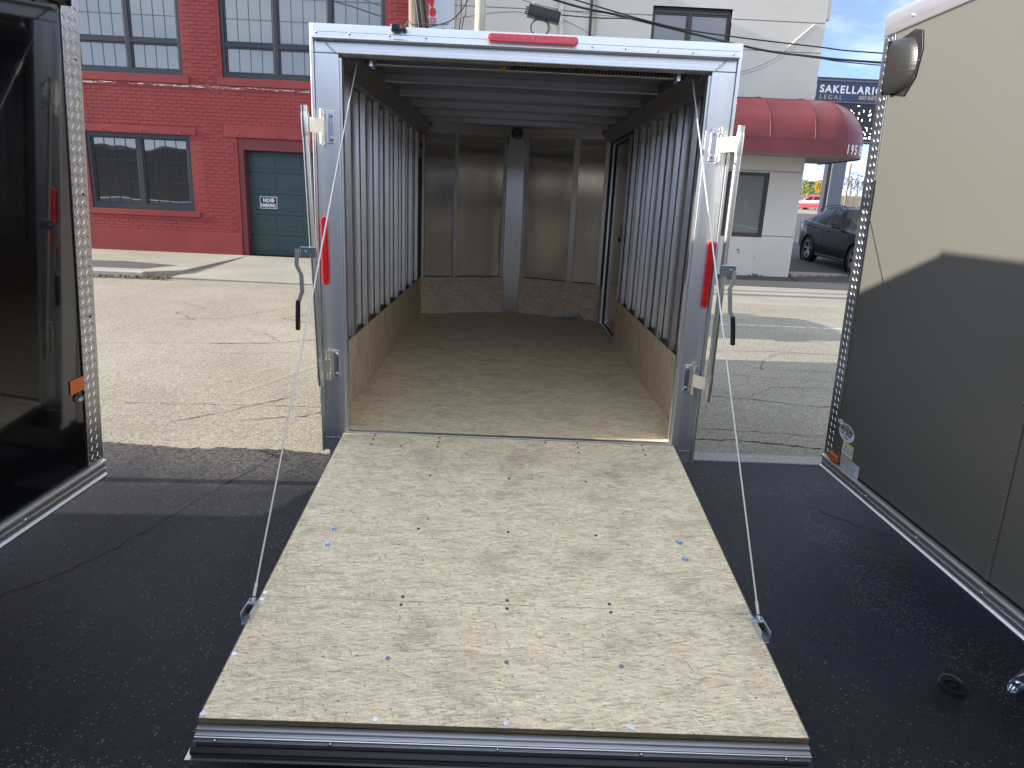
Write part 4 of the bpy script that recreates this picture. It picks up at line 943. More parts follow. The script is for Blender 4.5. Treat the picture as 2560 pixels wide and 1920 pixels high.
# windows
def window(parent_fn, x0, x1, z0, z1, ydeep, mulls, transoms, muntin, fr_m, gl_m, fw=.075, name="window", gcell=None):
    """frame with mullions/transoms; panes and muntin grids are sub-parts"""
    yf = ydeep
    m_ = MB().box(x0, x0+fw, yf-.05, yf+.05, z0, z1).box(x1-fw, x1, yf-.05, yf+.05, z0, z1).box(x0+fw, x1-fw, yf-.05, yf+.05, z1-fw, z1).box(x0+fw, x1-fw, yf-.05, yf+.05, z0, z0+fw*1.35)
    cols = [x0+fw]+[v for mm in mulls for v in (mm-fw*.62, mm+fw*.62)]+[x1-fw]; rows_ = [z0+fw*1.35]+[v for tt in transoms for v in (tt-fw*.55, tt+fw*.55)]+[z1-fw]
    for mm in mulls: m_.box(mm-fw*.62, mm+fw*.62, yf-.045, yf+.045, z0+fw*1.35, z1-fw)
    for k in range(0, len(cols), 2):
        for tt in transoms: m_.box(cols[k], cols[k+1], yf-.042, yf+.042, tt-fw*.55, tt+fw*.55)
    W_ = parent_fn(m_, name, fr_m, bevel=.004)
    for a in range(0, len(cols), 2):
        for b in range(0, len(rows_), 2):
            cx0, cx1, cz0, cz1 = cols[a]+.002, cols[a+1]-.002, rows_[b]+.002, rows_[b+1]-.002
            s_ = .028; MB().box(cx0, cx0+s_, yf-.03, yf+.02, cz0, cz1).box(cx1-s_, cx1, yf-.03, yf+.02, cz0, cz1).box(cx0+s_, cx1-s_, yf-.03, yf+.02, cz0, cz0+s_).box(cx0+s_, cx1-s_, yf-.03, yf+.02, cz1-s_, cz1).build("sash", fr_m, W_, bevel=.003)
            cx0 += s_; cx1 -= s_; cz0 += s_; cz1 -= s_
            MB().grid(lambda u, v: (cx0+(cx1-cx0)*u, yf+.004, cz0+(cz1-cz0)*v), 1, 1).build("pane", gl_m, W_)
            if muntin:
                nc = muntin[0]; nr = max(1, round((cz1-cz0)/muntin[1])); g_ = MB()
                for k in range(1, nc): xx = cx0+(cx1-cx0)*k/nc; g_.box(xx-.006, xx+.006, yf-.006, yf+.0035, cz0, cz1)
                for k in range(1, nr): zz = cz0+(cz1-cz0)*k/nr; g_.box(cx0, cx1, yf-.005, yf+.0034, zz-.006, zz+.006)
                g_.build("muntin_grid", gcell or MUNT, W_, kind="stuff")
    return W_
window(rb, -10.52, -7.116, 3.377, 5.95, YR+.10, (-9.375, -8.245), (4.035,), (4, .43), WFRAME, GL_UP)
window(rb, -6.275, -2.80, 3.377, 5.95, YR+.10, (-5.12, -3.965), (4.035,), (4, .43), WFRAME, GL_UP)
window(rb, -9.345, -7.075, .555, 2.165, YR+.09, (-8.21,), (), (4, .5), WFRAME, GL_LO, .085, "window", MUNTD)
for sx_ in (-7.30, -8.0, -9.05):
    pass
# garage door in its red frame
rb(MB().box(-6.05, -5.93, YR+.04, YR+.30, SW-.02, 2.172).box(-3.50, -3.40, YR+.04, YR+.30, SW-.02, 2.172).box(-5.93, -3.50, YR+.04, YR+.30, 1.925, 2.172), "door_frame", DKRED, bevel=.006)
YD = YR+.26
GDp = rb(MB().box(-5.929, -3.501, YD+.02, YD+.05, SW, 1.924), "garage_door", GREEN)
nr_ = 5; hh_ = (1.924-SW)/nr_
for r_ in range(nr_):
    z0 = SW+r_*hh_; m_ = MB().box(-5.926, -3.504, YD, YD+.019, z0+.004, z0+hh_-.004)
    sec = m_.build("door_section", GREEN, GDp, bevel=.004)
    for c_ in range(4):
        x0 = -5.80+c_*.60
        MB().box(x0, x0+.47, YD-.010, YD-.0005, z0+.10, z0+hh_-.10).build("raised_panel", GREEN, GDp, bevel=.008, seg=1)
# no-parking sign fixed on the door
NP = thing("sign", "small black and white NO PARKING sign on the green garage door", "sign", (-5.455, YD-.012, .66))
NP.location = (-5.50, YD-.013, .690)
MB().box(-.195, .195, -.004, 0, 0, .262).build("sign_plate", WHITE, NP, bevel=.001)
MB().box(-.184, .184, -.0056, -.0042, .011, .251).build("black_field", BLACKP, NP)
text_mesh("NO", .115, WHITE, "lettering", NP, facing_y(-.125, -.0062, .142), .0004, .85, 1., 'LEFT', .003)
text_mesh("PARKING", .105, WHITE, "lettering", NP, facing_y(-.168, -.0062, .035), .0004, .74, 1., 'LEFT', .003)
MB().ring((.085, -.0058, .182), (0, -1, 0), .034, .046, .001, 24).disc((.085, -.0058, .182), (0, -1, 0), .030, .0006, 20).build("parking_symbol", WHITE, NP)
text_mesh("P", .062, BLACKP, "symbol_letter", NP, facing_y(.067, -.0070, .161), .0004, .9, 1., 'LEFT', .002)

# ================================================================== GREY STUCCO BUILDING
YG = 13.6
GB = thing("stucco_building", "pale grey stucco building with bronze windows behind the open trailer", "building", (3, YG, G))
IGB = Matrix.Translation((-3, -YG, -G))
def gb(mb, name, m, parent=None, **kw):
    o = mb.build(name, m, None, **kw)
    if parent: o.parent = parent
    else: o.parent = GB; o.matrix_parent_inverse = IGB
    return o
XC = 6.86
gh = [(2.975, 4.755, 4.02, 5.425), (4.35, 6.075, .505, 2.0)]
gb(holed(-2.26, XC, G-.05, 8.5, gh, YG, YG+.30, (), (.549, 2.037, 4.615, 5.227), .024), "wall", STUC)
gb(holed(-2.25, XC-.004, G-.05, 8.5, gh, YG+.012, YG+.29), "wall_backing", STUCD)
gb(MB().box(-2.25, XC-.02, YG+.31, YG+10, G-.05, 8.4), "building_core", BLACK)
gb(MB().box(XC-.0195, XC, YG+.31, YG+10, G-.05, 8.5), "side_wall", STUC)
gb(MB().box(XC+.0005, XC+.10, YG+.02, YG+.5, 5.30, 8.5), "corner_pilaster", STUC, bevel=.03)
window(gb, 2.975, 4.755, 4.02, 5.36, YG+.13, (3.83,), (), None, WFRAME2, GL_GR, .05)
gb(MB().box(2.975, 4.755, YG+.08, YG+.16, 5.361, 5.424), "window_head", BLACK)
window(gb, 4.35, 6.075, .505, 2.0, YG+.08, (5.15,), (), None, WFRAME2, GL_GR2, .05)
def arc(pts, r):
    return MB().tube([(p[0], YG-.004, p[1]) for p in pts], r, 8, sq=.6)
def smoothp(pts, n=6):
    out = []
    for k in range(len(pts)-1):
        p0 = pts[max(k-1, 0)]; p1 = pts[k]; p2 = pts[k+1]; p3 = pts[min(k+2, len(pts)-1)]
        for j in range(n):
            t = j/n; out.append(tuple(.5*((2*b)+(-a+c)*t+(2*a-5*b+4*c-d)*t*t+(-a+3*b-3*c+d)*t**3) for a, b, c, d in zip(p0, p1, p2, p3)))
    return out+[pts[-1]]
gb(arc(smoothp([(4.6, 4.06), (5.052, 4.157), (5.506, 4.311), (5.926, 4.562), (6.323, 4.934), (6.62, 5.20)]), .020), "wall_moulding", STUC, smooth=60)
gb(arc(smoothp([(4.6, 4.00), (5.07, 4.097), (5.54, 4.25), (5.98, 4.51), (6.40, 4.90), (6.70, 5.18)]), .012), "wall_moulding", STUC, smooth=60)
gb(arc(smoothp([(-2.0, 4.76), (-1.378, 4.964), (-1.033, 5.043), (-.732, 5.101), (-.237, 5.159), (.155, 5.161), (.8, 5.10), (1.5, 4.85), (2.2, 4.45)]), .022), "wall_moulding", STUC, smooth=60)
gb(MB().tube([(.93, YG-.07, 8.4), (.93, YG-.07, 4.95), (.96, YG-.07, 4.85), (.96, YG-.07, G)], .055, 14), "downpipe", mat("cream_pipe", (.62, .58, .48), .6), smooth=40)
gb(MB().tube([(.93, YG-.07, 5.02), (.93, YG-.07, 4.96)], .068, 14), "pipe_collar", mat("cream_pipe2", (.58, .54, .45), .6), smooth=40)
gb(MB().box(1.575, 1.625, YG-.05, YG-.002, 3.2, 8.4), "conduit", BLKPL, bevel=.008)
gb(MB().tube([(1.72, YG-.03, 3.2), (1.72, YG-.03, 8.4)], .018, 8), "conduit", mat("tan_conduit", (.45, .36, .24), .6), smooth=40)
stain = MB()
for (x_, z_, r_) in ((5.55, .19, .035), (5.57, .13, .028), (5.96, .03, .02), (5.36, -.36, .035), (6.0, -.38, .05), (6.08, -.41, .06), (5.9, -.42, .05), (6.2, -.40, .03)):
    stain.prism([(x_+r_*(.7+.5*rnd.random())*math.cos(a), z_+r_*.7*(.7+.6*rnd.random())*math.sin(a)) for a in [k*.7 for k in range(9)]], YG-.0025, YG-.001, 'y')
gb(stain, "wall_scuff", mat("scuff_dirt", (.16, .15, .13), .95))
# awning with a rounded corner: swept quarter-ellipse
AW = thing("awning", "maroon vinyl awning with rounded end over the grey building's corner", "awning", (6, YG, 2.3))
def aw_frame(t):
    """t in 0..1 along the awning path: returns inner (wall) point, outward direction, depth"""
    La, Lb, Lc = 4.3, 1.25, 1.9; tot = La+Lb+Lc; q = t*tot
    if q <= La: return Vector((2.55+q, YG-.005, 0)), Vector((0, -1, 0)), 1.40
    if q <= La+Lb:
        a = (q-La)/Lb*math.pi/2; return Vector((6.85, YG-.005, 0)), Vector((math.sin(a), -math.cos(a), 0)), 1.40-(.28)*math.sin(a)**1.3
    return Vector((6.85+.012, YG+(q-La-Lb), 0)), Vector((1, 0, 0)), 1.108
RIBS = [.005, .13, .26, .39, .52, .60, .66, .72, .78, .88, .995]
ZT, ZV, ZB = 3.62, 2.66, 2.34
def aw_pt(t, s_, sag=True):
    c, d, dep = aw_frame(t); a = s_*math.pi/2
    k = 0.
    for r0, r1 in zip(RIBS, RIBS[1:]):
        if r0 <= t <= r1: k = (t-r0)/(r1-r0)
    pf = 1-.020*math.sin(math.pi*k)*math.sin(math.pi*min(1, s_*1.1)) if sag else 1
    return c+d*dep*math.sin(a)*pf+Vector((0, 0, ZV+(ZT-ZV)*math.cos(a)*pf))
IAW = Matrix.Translation((-6, -YG, -2.3))
def aw(mb, name, m, **kw): o = mb.build(name, m, AW, **kw); o.matrix_parent_inverse = IAW; return o
aw(MB().grid(lambda u, v: aw_pt(u, .04+.96*v), 160, 18), "canopy", AWN, smooth=60)
aw(MB().grid(lambda u, v: (lambda c, d, dep: c+d*(dep+.002)+Vector((0, 0, ZV-(ZV-ZB)*v)))(*aw_frame(u)), 120, 2), "valance", AWN, smooth=60)
aw(MB().grid(lambda u, v: (lambda c, d, dep: c+d*(.01+(dep-.015)*v)+Vector((0, 0, ZB+.03)))(*aw_frame(u)), 60, 2), "soffit", SOFF)
RIBS = [.005, .13, .26, .39, .52, .60, .66, .72, .78, .88, .995]
for t in RIBS:
    pts = [aw_pt(t, s_, False)+Vector((0, 0, .004)) for s_ in [.04+.96*j/14 for j in range(15)]]; aw(MB().tube(pts, .009, 6), "awning_rib", AWN, smooth=60)
c, d, dep = aw_frame(.5)
aw(MB().grid(lambda u, v: (lambda c, d, dep: c+d*(dep+.006)+Vector((0, 0, ZV-.012+.02*v)))(*aw_frame(u)), 120, 1), "hem", AWN, smooth=60)
for body, q0 in (("195", .602), ("EL", .642)):
    q = q0
    for ch_ in body:
        c, d, dep = aw_frame(q); p = c+d*(dep+.012); tdir = Vector((-d.y, d.x, 0)); 
        mtx = Matrix(((tdir.x, 0, d.x, p.x), (tdir.y, 0, d.y, p.y), (0, 1, 0, 2.40), (0, 0, 0, 1)))
        o = text_mesh(ch_, .27, WHITE, "lettering", AW, IAW @ mtx, .002, .56, 1, 'LEFT', .006)
        q += .0105
# white banner on the wall between the two buildings
BN = thing("banner", "white wall banner with big red question mark between pole and grey wall", "banner", (-1.9, YG-.1, 4.4))
IBN = Matrix.Translation((1.9, -(YG-.1), -4.4))
BNM = mat("banner_white", (.62, .67, .72), .6)
o = MB().box(-2.55, -1.46, YG-.12, YG-.09, 4.4, 7.2).build("banner_sheet", BNM, BN); o.matrix_parent_inverse = IBN
o = MB().box(-1.457, -1.43, YG-.13, YG-.08, 4.4, 7.2).build("banner_edge", WHITE, BN); o.matrix_parent_inverse = IBN
text_mesh("?", 1.05, REDP, "lettering", BN, IBN @ facing_y(-2.03, YG-.123, 4.985), .002, .80, 1, 'LEFT', .03)
text_mesh("I", 1.05, REDP, "lettering", BN, IBN @ facing_y(-2.16, YG-.123, 4.985), .002, .80, 1, 'LEFT', .03)
text_mesh("REE", .20, REDP, "lettering", BN, IBN @ facing_y(-2.045, YG-.123, 4.78), .002, .72, 1, 'LEFT', .004)
text_mesh("N", .42, BLACKP, "lettering", BN, IBN @ facing_y(-1.70, YG-.123, 4.42), .002, .9, 1, 'LEFT', .02)

# ================================================================== POLES, WIRES
U1 = thing("utility_pole", "weathered utility pole wrapped in thick black and brown cables beside the brick building", "pole", (-1.76, 9.8, G))
def at0(root, mb, name, m, **kw):
    o = mb.build(name, m, root, **kw); o.matrix_parent_inverse = Matrix.Translation(-root.location); return o
at0(U1, MB().tube([(-1.72, 9.8, G), (-1.775, 9.8, 4.4), (-1.80, 9.8, 9.5)], .15, 20, rads=[.17, .135, .12]), "pole", POLEW, smooth=50)
for k, (dx, dy, c_, r_) in enumerate(((.02, -.145, WIRE, .022), (.075, -.12, POLEW, .02), (.105, -.10, mat("brown_conduit", (.13, .07, .05), .6), .018), (.135, -.07, WIRE, .014), (.155, -.04, mat("rust_conduit", (.20, .07, .05), .6), .016))):
    at0(U1, MB().tube([(-1.76+dx+.10, 9.8+dy, 2.8), (-1.76+dx+.04, 9.8+dy, 3.9), (-1.80+dx-.0, 9.8+dy, 4.5), (-1.86+dx-.03, 9.8+dy, 5.6), (-1.86+dx-.03, 9.8+dy, 9.0)], r_, 8), "riser_cable", c_, smooth=50)
at0(U1, MB().tube([(-1.95, 9.62, 3.90), (-1.88, 9.6, 3.99), (-1.82, 9.6, 3.93), (-1.6, 9.6, 3.95), (-1.3, 9.6, 3.95), (-1.20, 9.6, 3.97)], .010, 6), "tie_wire", WIREG, smooth=50)
U2 = thing("utility_pole", "slender pale wooden pole in front of the grey building", "pole", (-.71, 10.5, G))
at0(U2, MB().tube([(-.71, 10.5, G), (-.71, 10.5, 9.5)], .095, 20), "pole", POST2, smooth=50)
def wire(name, label, pts, r, m=WIRE):
    o = MB().tube(smoothp(pts, 8), r, 6).build(name, m, smooth=60); tag(o, label, "cable", "overhead wires crossing in front of the grey building"); return o
YW = 9.5
wire("overhead_wire", "uppermost overhead wire sagging across the grey building's window", [(-6, YW, 6.4), (-2.0, YW, 5.25), (.0, YW, 4.62), (.933, YW, 4.405), (2.238, YW, 4.129), (3.2, YW, 4.00), (5.07, YW, 3.875), (6.304, YW, 3.822), (12, YW, 3.75), (30, YW, 4.3)], .012)
wire("overhead_wire", "thickest overhead cable running from upper left under the highest wire", [(-6, YW+.05, 6.1), (-2, YW+.05, 5.05), (.666, YW+.05, 4.385), (1.6, YW+.05, 4.23), (2.72, YW+.05, 4.035), (4.122, YW+.05, 3.80), (5.065, YW+.05, 3.729), (6.31, YW+.05, 3.685), (12, YW+.05, 3.6), (30, YW+.05, 4.1)], .019)
wire("overhead_wire", "lowest overhead wire, thin, ending at the black splice case", [(.70, YW, 4.168), (1.3, YW, 4.150), (2.032, YW, 4.152), (2.9, YW, 3.99), (4.1, YW, 3.79), (5.097, YW, 3.702), (6.319, YW, 3.632), (12, YW, 3.5), (30, YW, 3.9)], .010)
wire("support_wire", "thin support strand from upper left that carries the black splice case", [(-3, YW, 5.35), (-.6, YW, 4.55), (.13, YW, 4.345), (.70, YW, 4.245), (1.3, YW, 4.20), (2.0, YW, 4.165)], .005, WIREG)
wire("drop_cable", "curved drop cable looping from the cable-wrapped pole up to the right", [(-1.62, 9.7, 3.93), (-1.42, 9.7, 3.96), (-1.15, 9.7, 4.06), (-.92, 9.7, 4.32), (-.75, 9.7, 4.8), (-.6, 9.7, 5.6)], .009)
for k, (xt, xb) in enumerate(((-1.055, -1.20), (-1.02, -1.08), (-.93, -1.06))):
    wire("drop_cable", ("leftmost", "middle", "rightmost")[k]+" of three thin dark cables hanging left of the pale pole", [(xt+.05, 10.0, 6.5), (xt, 10.0, 4.45), ((xt+xb)/2+.02, 10.0, 4.15), (xb, 10.0, 3.7)], .008+.003*(k == 1))
SC = thing("splice_case", "black ribbed splice case hanging from the wires with coiled cable below", "cable box", (.41, YW, 4.16), (0, R(11), 0))
m_ = MB().prism([(-.085, -.085), (.085, -.085), (.095, -.06), (.095, .06), (.085, .088), (-.085, .088), (-.095, .06), (-.095, -.06)], -.26, .26, 'x')
m_.build("case_body", BLKPL, SC, bevel=.008)
rib_ = MB()
for k in range(22): xx = -.24+k*.0228; rib_.box(xx-.004, xx+.004, -.103, .103, -.094, .098)
rib_.build("case_rib", BLKPL, SC)
for xx in (-.275, .262): MB().box(xx, xx+.013, -.10, .10, -.09, .09).build("end_cap", PYLD, SC, bevel=.004)
for k in range(4): MB().tube([(-.275, -.04+.03*k, -.06+.04*k), (-.32, -.04+.03*k, -.06+.04*k)], .012, 8).build("cable_gland", BLKPL, SC, smooth=40)
for xx in (-.22, .24): MB().tube([(xx, 0, .09), (xx, 0, .145)], .008, 6).build("hanger", ZINC, SC)
CO = tag(MB().build("cable_coil", WIREG), "loose coil of thin cable hanging under the black splice case", "cable coil") if False else None
m_ = MB()
for k in range(7):
    ra = .155+.012*random.uniform(-1, 1); rz = .19+.02*random.uniform(-1, 1)-.006*k; cx_ = .345+random.uniform(-.02, .02); pts = []
    for j in range(25): a = 2*math.pi*j/24; pts.append((cx_+ra*math.cos(a)*(1-.1*math.sin(a)), YW-.05+.02*k/3, 3.96+rz*math.sin(a)*.75))
    m_.tube(pts, .0042, 5, cap=False)
tag(m_.build("cable_coil", WIREG, smooth=60), "loose coil of thin cable hanging under the black splice case", "cable coil")

# ================================================================== PYLON SIGN
YP = 30.35
PS = thing("pylon_sign", "tall navy law office sign with lettering and dark LED board behind the awning", "sign", (15.6, YP, terrain(YP)))
def ps(mb, name, m, **kw): return at0(PS, mb, name, m, **kw)
ps(MB().box(15.06, 15.72, YP, YP+.5, terrain(YP)-.1, 4.34), "sign_column", PYLON, bevel=.01)
ps(MB().box(14.90, 15.055, YP+.08, YP+.5, terrain(YP)-.1, 4.34), "sign_column", PYLD, label="dark side post")
ps(MB().box(13.2, 20.2, YP-.02, YP+.55, 4.345, 7.10), "cabinet", PYLD, bevel=.02)
ps(MB().box(13.25, 20.15, YP-.05, YP-.021, 6.12, 6.90), "sign_face", SIGNB)
ps(MB().box(13.2, 20.2, YP-.07, YP-.021, 6.93, 7.0).box(13.2, 20.2, YP-.07, YP-.021, 6.04, 6.10).box(13.2, 20.2, YP-.07, YP-.021, 4.345, 4.42), "cabinet_trim", PYLON)
ps(MB().box(13.25, 20.15, YP-.05, YP-.021, 4.45, 6.0), "led_board", LEDB)
IPS = Matrix.Translation(-PS.location)
def psl(body, size, m, x, z, sx, sp=1., bold=0.): return text_mesh(body, size, m, "lettering", PS, IPS @ facing_y(x, YP-.056, z), .003, sx, sp, 'LEFT', bold)
psl("SAKELLARIO", .44, WHITE, 13.90, 6.45, 1.0, 1.22, .011)
psl("LEGAL", .27, CREAMP, 13.93, 6.165, 1.08, 1.36, .0)
psl("603", .23, CREAMP, 15.74, 6.215, 1.02, 1.0, .006); psl("669-1", .28, CREAMP, 16.14, 6.205, 1.04, 1.0, .006)
ps(MB().box(13.72, 13.745, YP-.056, YP-.051, 6.17, 6.77), "divider_bar", CREAMP)
led = MB()
for x_, z_, a in ((15.50, 5.72, 40), (15.60, 5.60, -40), (15.80, 5.93, 90), (15.88, 5.62, 10), (15.86, 5.40, 10), (16.07, 5.72, 5), (16.05, 5.32, 5), (16.36, 5.74, -15), (16.34, 5.56, -15), (16.42, 5.58, -15), (16.42, 5.36, -15), (16.30, 5.02, 80), (16.36, 4.92, 0), (16.20, 4.82, 60), (16.18, 4.70, -30), (16.30, 4.73, 10), (16.28, 4.55, -30), (16.38, 4.55, -30), (16.58, 4.98, 50), (16.56, 4.75, 60), (16.54, 4.62, 80), (16.54, 4.54, 80), (16.68, 5.0, 80), (16.66, 4.9, 80), (16.66, 4.8, 80), (16.65, 4.7, 80), (16.64, 4.6, 80)):
    a = R(a); dx, dz = -math.sin(a)*.05, math.cos(a)*.05; nx_, nz_ = math.cos(a)*.014, math.sin(a)*.014
    led.quad((x_-dx-nx_, YP-.053, z_-dz-nz_), (x_-dx+nx_, YP-.053, z_-dz+nz_), (x_+dx+nx_, YP-.053, z_+dz+nz_), (x_+dx-nx_, YP-.053, z_+dz-nz_))
ps(led, "led_segment", LED)

# ================================================================== CARS
def lerp_st(st, y):
    for a, b in zip(st, st[1:]):
        if a[0] <= y <= b[0]:
            t = (y-a[0])/(b[0]-a[0]+1e-9); t2 = t*t*(3-2*t)*.35+t*.65
            return [p*(1-t2)+q*t2 for p, q in zip(a, b)]
    return list(st[-1] if y > st[-1][0] else st[0])
def car(name, label, st, axles, rw, paint, glass_y, loc, rotz, pitch=0., roof_rails=False, wheels5=5, rear_glass=None, wind=None):
    """st: stations (y, half width, bottom z, belt z, top z, half top width); front at y=0, car runs +y; origin at ground, front"""
    root = thing(name, label, "car", loc, (pitch, 0, rotz))
    Lc = st[-1][0]; ny = 56
    def cross(y):
        _, w_, b_, bl, tp_, wt = lerp_st(st, y)
        mid = (b_+bl)/2
        return [(0, b_), (w_*.82, b_), (w_*.955, b_+.03), (w_*.985, b_+.12), (w_, mid), (w_*.99, bl-.10), (w_*.965, bl-.03), (w_*.935, bl), (wt+(w_*.935-wt)*.45, bl+(tp_-bl)*.58), (wt, tp_-.045*min(1, (tp_-bl)/.3)), (wt*.82, tp_-.012), (wt*.4, tp_), (0, tp_+.004)]
    m_ = MB(); rows_ = []
    for k in range(ny+1):
        y = Lc*k/ny; c_ = cross(y); ring_ = [(p[0], y, p[1]) for p in c_]+[(-p[0], y, p[1]) for p in c_[-2:0:-1]]
        rows_.append(len(m_.v)); m_.v += ring_; n = len(ring_)
    for k in range(ny):
        for j in range(n): m_.f.append((rows_[k]+j, rows_[k]+(j+1) % n, rows_[k+1]+(j+1) % n, rows_[k+1]+j))
    m_.f.append(tuple(rows_[0]+j for j in range(n))); m_.f.append(tuple(rows_[ny]+j for j in range(n)))
    body = m_.build("body", paint, root, smooth=38)
    W0 = max(s_[1] for s_ in st)
    cut = MB()
    for ya in axles:
        for sx in (-1, 1):
            a, b = (sx*(W0-.30), sx*(W0+.2)); cut.tube([(a, ya, rw), (b, ya, rw)], rw+.055, 30)
    co = cut.build("cutter", paint)
    bo = body.modifiers.new("arch", 'BOOLEAN'); bo.object = co; bo.solver = 'EXACT'; co.parent = root
    bpy.context.view_layer.update(); dg = bpy.context.evaluated_depsgraph_get(); me = bpy.data.meshes.new_from_object(body.evaluated_get(dg)); body.modifiers.clear(); body.data = me
    bpy.data.objects.remove(co)
    for sx in (-1, 1):
        for ya in axles:
            wheel(root, sx*(W0-.125), ya, rw, rw, .24, sx, RIM, wheels5, .70)
            MB().ring((sx*(W0-.035), ya, rw), (sx, 0, 0), rw+.045, rw+.085, .045, 36).build("arch_trim", paint if paint != CARBLK else CARBLK, root, smooth=40)
        MB().box(min(sx*(W0-.02), sx*(W0-.10)), max(sx*(W0-.02), sx*(W0-.10)), axles[0]+rw+.1, axles[1]-rw-.1, st[3][2]+.0, st[3][2]+.09).build("side_sill", BLKPL, root, bevel=.02)
    def side_pt(sx, y, f):
        c_ = cross(y); a, b, c2 = c_[7], c_[8], c_[9]
        p = (a[0]+(b[0]-a[0])*f/.58, a[1]+(b[1]-a[1])*f/.58) if f < .58 else (b[0]+(c2[0]-b[0])*(f-.58)/.42, b[1]+(c2[1]-b[1])*(f-.58)/.42)
        return (sx*(p[0]+.006), y, p[1]+.004)
    for sx in (-1, 1):
        for (y0, y1, yt0, yt1) in glass_y:
            MB().grid(lambda u, v: side_pt(sx, (y0+(y1-y0)*u)*(1-v)+(yt0+(yt1-yt0)*u)*v, .06+.80*v), 16, 8).build("side_window", CARGL, root, smooth=60)
            o = MB().tube([side_pt(sx, y0, .03), side_pt(sx, y1, .03)], .008, 6).build("window_trim", RIM if paint == CARBLK else BLKPL, root)
        y_ = glass_y[0][0]+.22; c_ = cross(y_)[7]
        mr = MB().hexa([(sx*(c_[0]+.05), y_-.09, c_[1]+.02), (sx*(c_[0]+.24), y_-.06, c_[1]+.03), (sx*(c_[0]+.24), y_+.03, c_[1]+.03), (sx*(c_[0]+.05), y_+.05, c_[1]+.02)], [(sx*(c_[0]+.06), y_-.06, c_[1]+.17), (sx*(c_[0]+.22), y_-.04, c_[1]+.16), (sx*(c_[0]+.22), y_+.03, c_[1]+.16), (sx*(c_[0]+.06), y_+.05, c_[1]+.17)])
        mr.box(min(sx*c_[0], sx*(c_[0]+.08)), max(sx*c_[0], sx*(c_[0]+.08)), y_-.02, y_+.02, c_[1]+.01, c_[1]+.05); mr.build("mirror", paint, root, bevel=.025)
        for (y0, y1, *_r) in glass_y:
            yh = y1-.18; cc = cross(yh)[5]; MB().box(min(sx*(cc[0]), sx*(cc[0]+.03)), max(sx*(cc[0]), sx*(cc[0]+.03)), yh-.11, yh+.07, cc[1]-.02, cc[1]+.01).build("door_handle", paint, root, bevel=.01)
            zc = [cross(y1+.02)[k] for k in range(3, 8)]; MB().tube([(sx*(p[0]+.001), y1+.02, p[1]) for p in zc], .004, 4).build("door_gap", BLACK, root)
        if roof_rails: MB().tube([(sx*.60, y, cross(y)[10][1]+(.035 if 2.45 < y < 3.95 else .0)) for y in (2.35, 2.48, 2.9, 3.4, 3.9, 4.05)], .014, 8).build("roof_rail", BLKPL, root, smooth=50)
        hl = cross(.16); MB().hexa([(sx*.45, .10, hl[6][1]-.14), (sx*.78, .22, hl[6][1]-.14), (sx*.74, .40, hl[6][1]-.10), (sx*.40, .30, hl[6][1]-.10)], [(sx*.45, .12, hl[6][1]+.0), (sx*.77, .24, hl[6][1]+.01), (sx*.73, .44, hl[6][1]+.02), (sx*.40, .34, hl[6][1]+.01)]).build("headlight", LAMPG, root, bevel=.02)
        rl = cross(Lc-.12); MB().box(min(sx*(rl[5][0]-.16), sx*(rl[5][0]+.004)), max(sx*(rl[5][0]-.16), sx*(rl[5][0]+.004)), Lc-.22, Lc-.02, rl[5][1]-.18, rl[5][1]+.12).build("tail_light", LAMPG if paint == CARRED else REDL, root, bevel=.03)
    for nm, rng in (("windscreen", wind), ("rear_window", rear_glass)):
        if rng:
            def gp(u, v):
                y = rng[0]+(rng[1]-rng[0])*v; c_ = cross(y); xx = (u*2-1)*c_[9][0]*.97; q = abs(u*2-1)
                zt = c_[12][1] if q < .4 else c_[12][1]-(q-.4)/.6*(c_[12][1]-c_[9][1])
                return (xx, y, zt+.012)
            MB().grid(gp, 14, 8).build(nm, CARGL, root, smooth=60)
    MB().box(-.26, .26, -.012, .0, st[0][2]+.02, st[0][2]+.13).build("number_plate", WHITE, root).location = (0, .02, 0)
    return root
SUV = [(0, .62, .45, .66, .70, .50), (.10, .84, .30, .74, .80, .62), (.42, .93, .24, .88, .94, .72), (1.0, .955, .22, .98, 1.03, .76), (1.36, .965, .22, 1.01, 1.07, .76), (1.60, .965, .22, 1.02, 1.20, .74), (2.0, .965, .22, 1.03, 1.43, .68), (2.40, .965, .22, 1.04, 1.58, .63), (2.9, .965, .22, 1.06, 1.62, .62), (3.5, .965, .24, 1.09, 1.60, .60), (3.95, .955, .26, 1.13, 1.50, .57), (4.30, .93, .30, 1.16, 1.34, .56), (4.52, .90, .36, 1.14, 1.18, .58), (4.64, .84, .44, 1.02, 1.06, .56), (4.68, .76, .50, .92, .96, .52)]
car("parked_suv", "black SUV parked at an angle behind the awning corner", SUV, (.90, 3.71), .365, CARBLK, [(1.78, 2.78, 2.30, 2.80), (2.90, 3.72, 2.90, 3.62), (3.80, 4.18, 3.70, 3.95)], (9.71, 13.47, -.345), 0, R(1.5), True, 5, (4.0, 4.42), (1.46, 2.30))
car("street_car", "silver car on the street, hidden behind the open trailer, only its shadow shows", SUV, (.90, 3.71), .365, CARSIL, [(1.78, 2.78, 2.30, 2.80), (2.90, 3.72, 2.90, 3.62)], (2.14, 6.35, G), R(90), 0, False, 5, (4.0, 4.42), (1.46, 2.30))
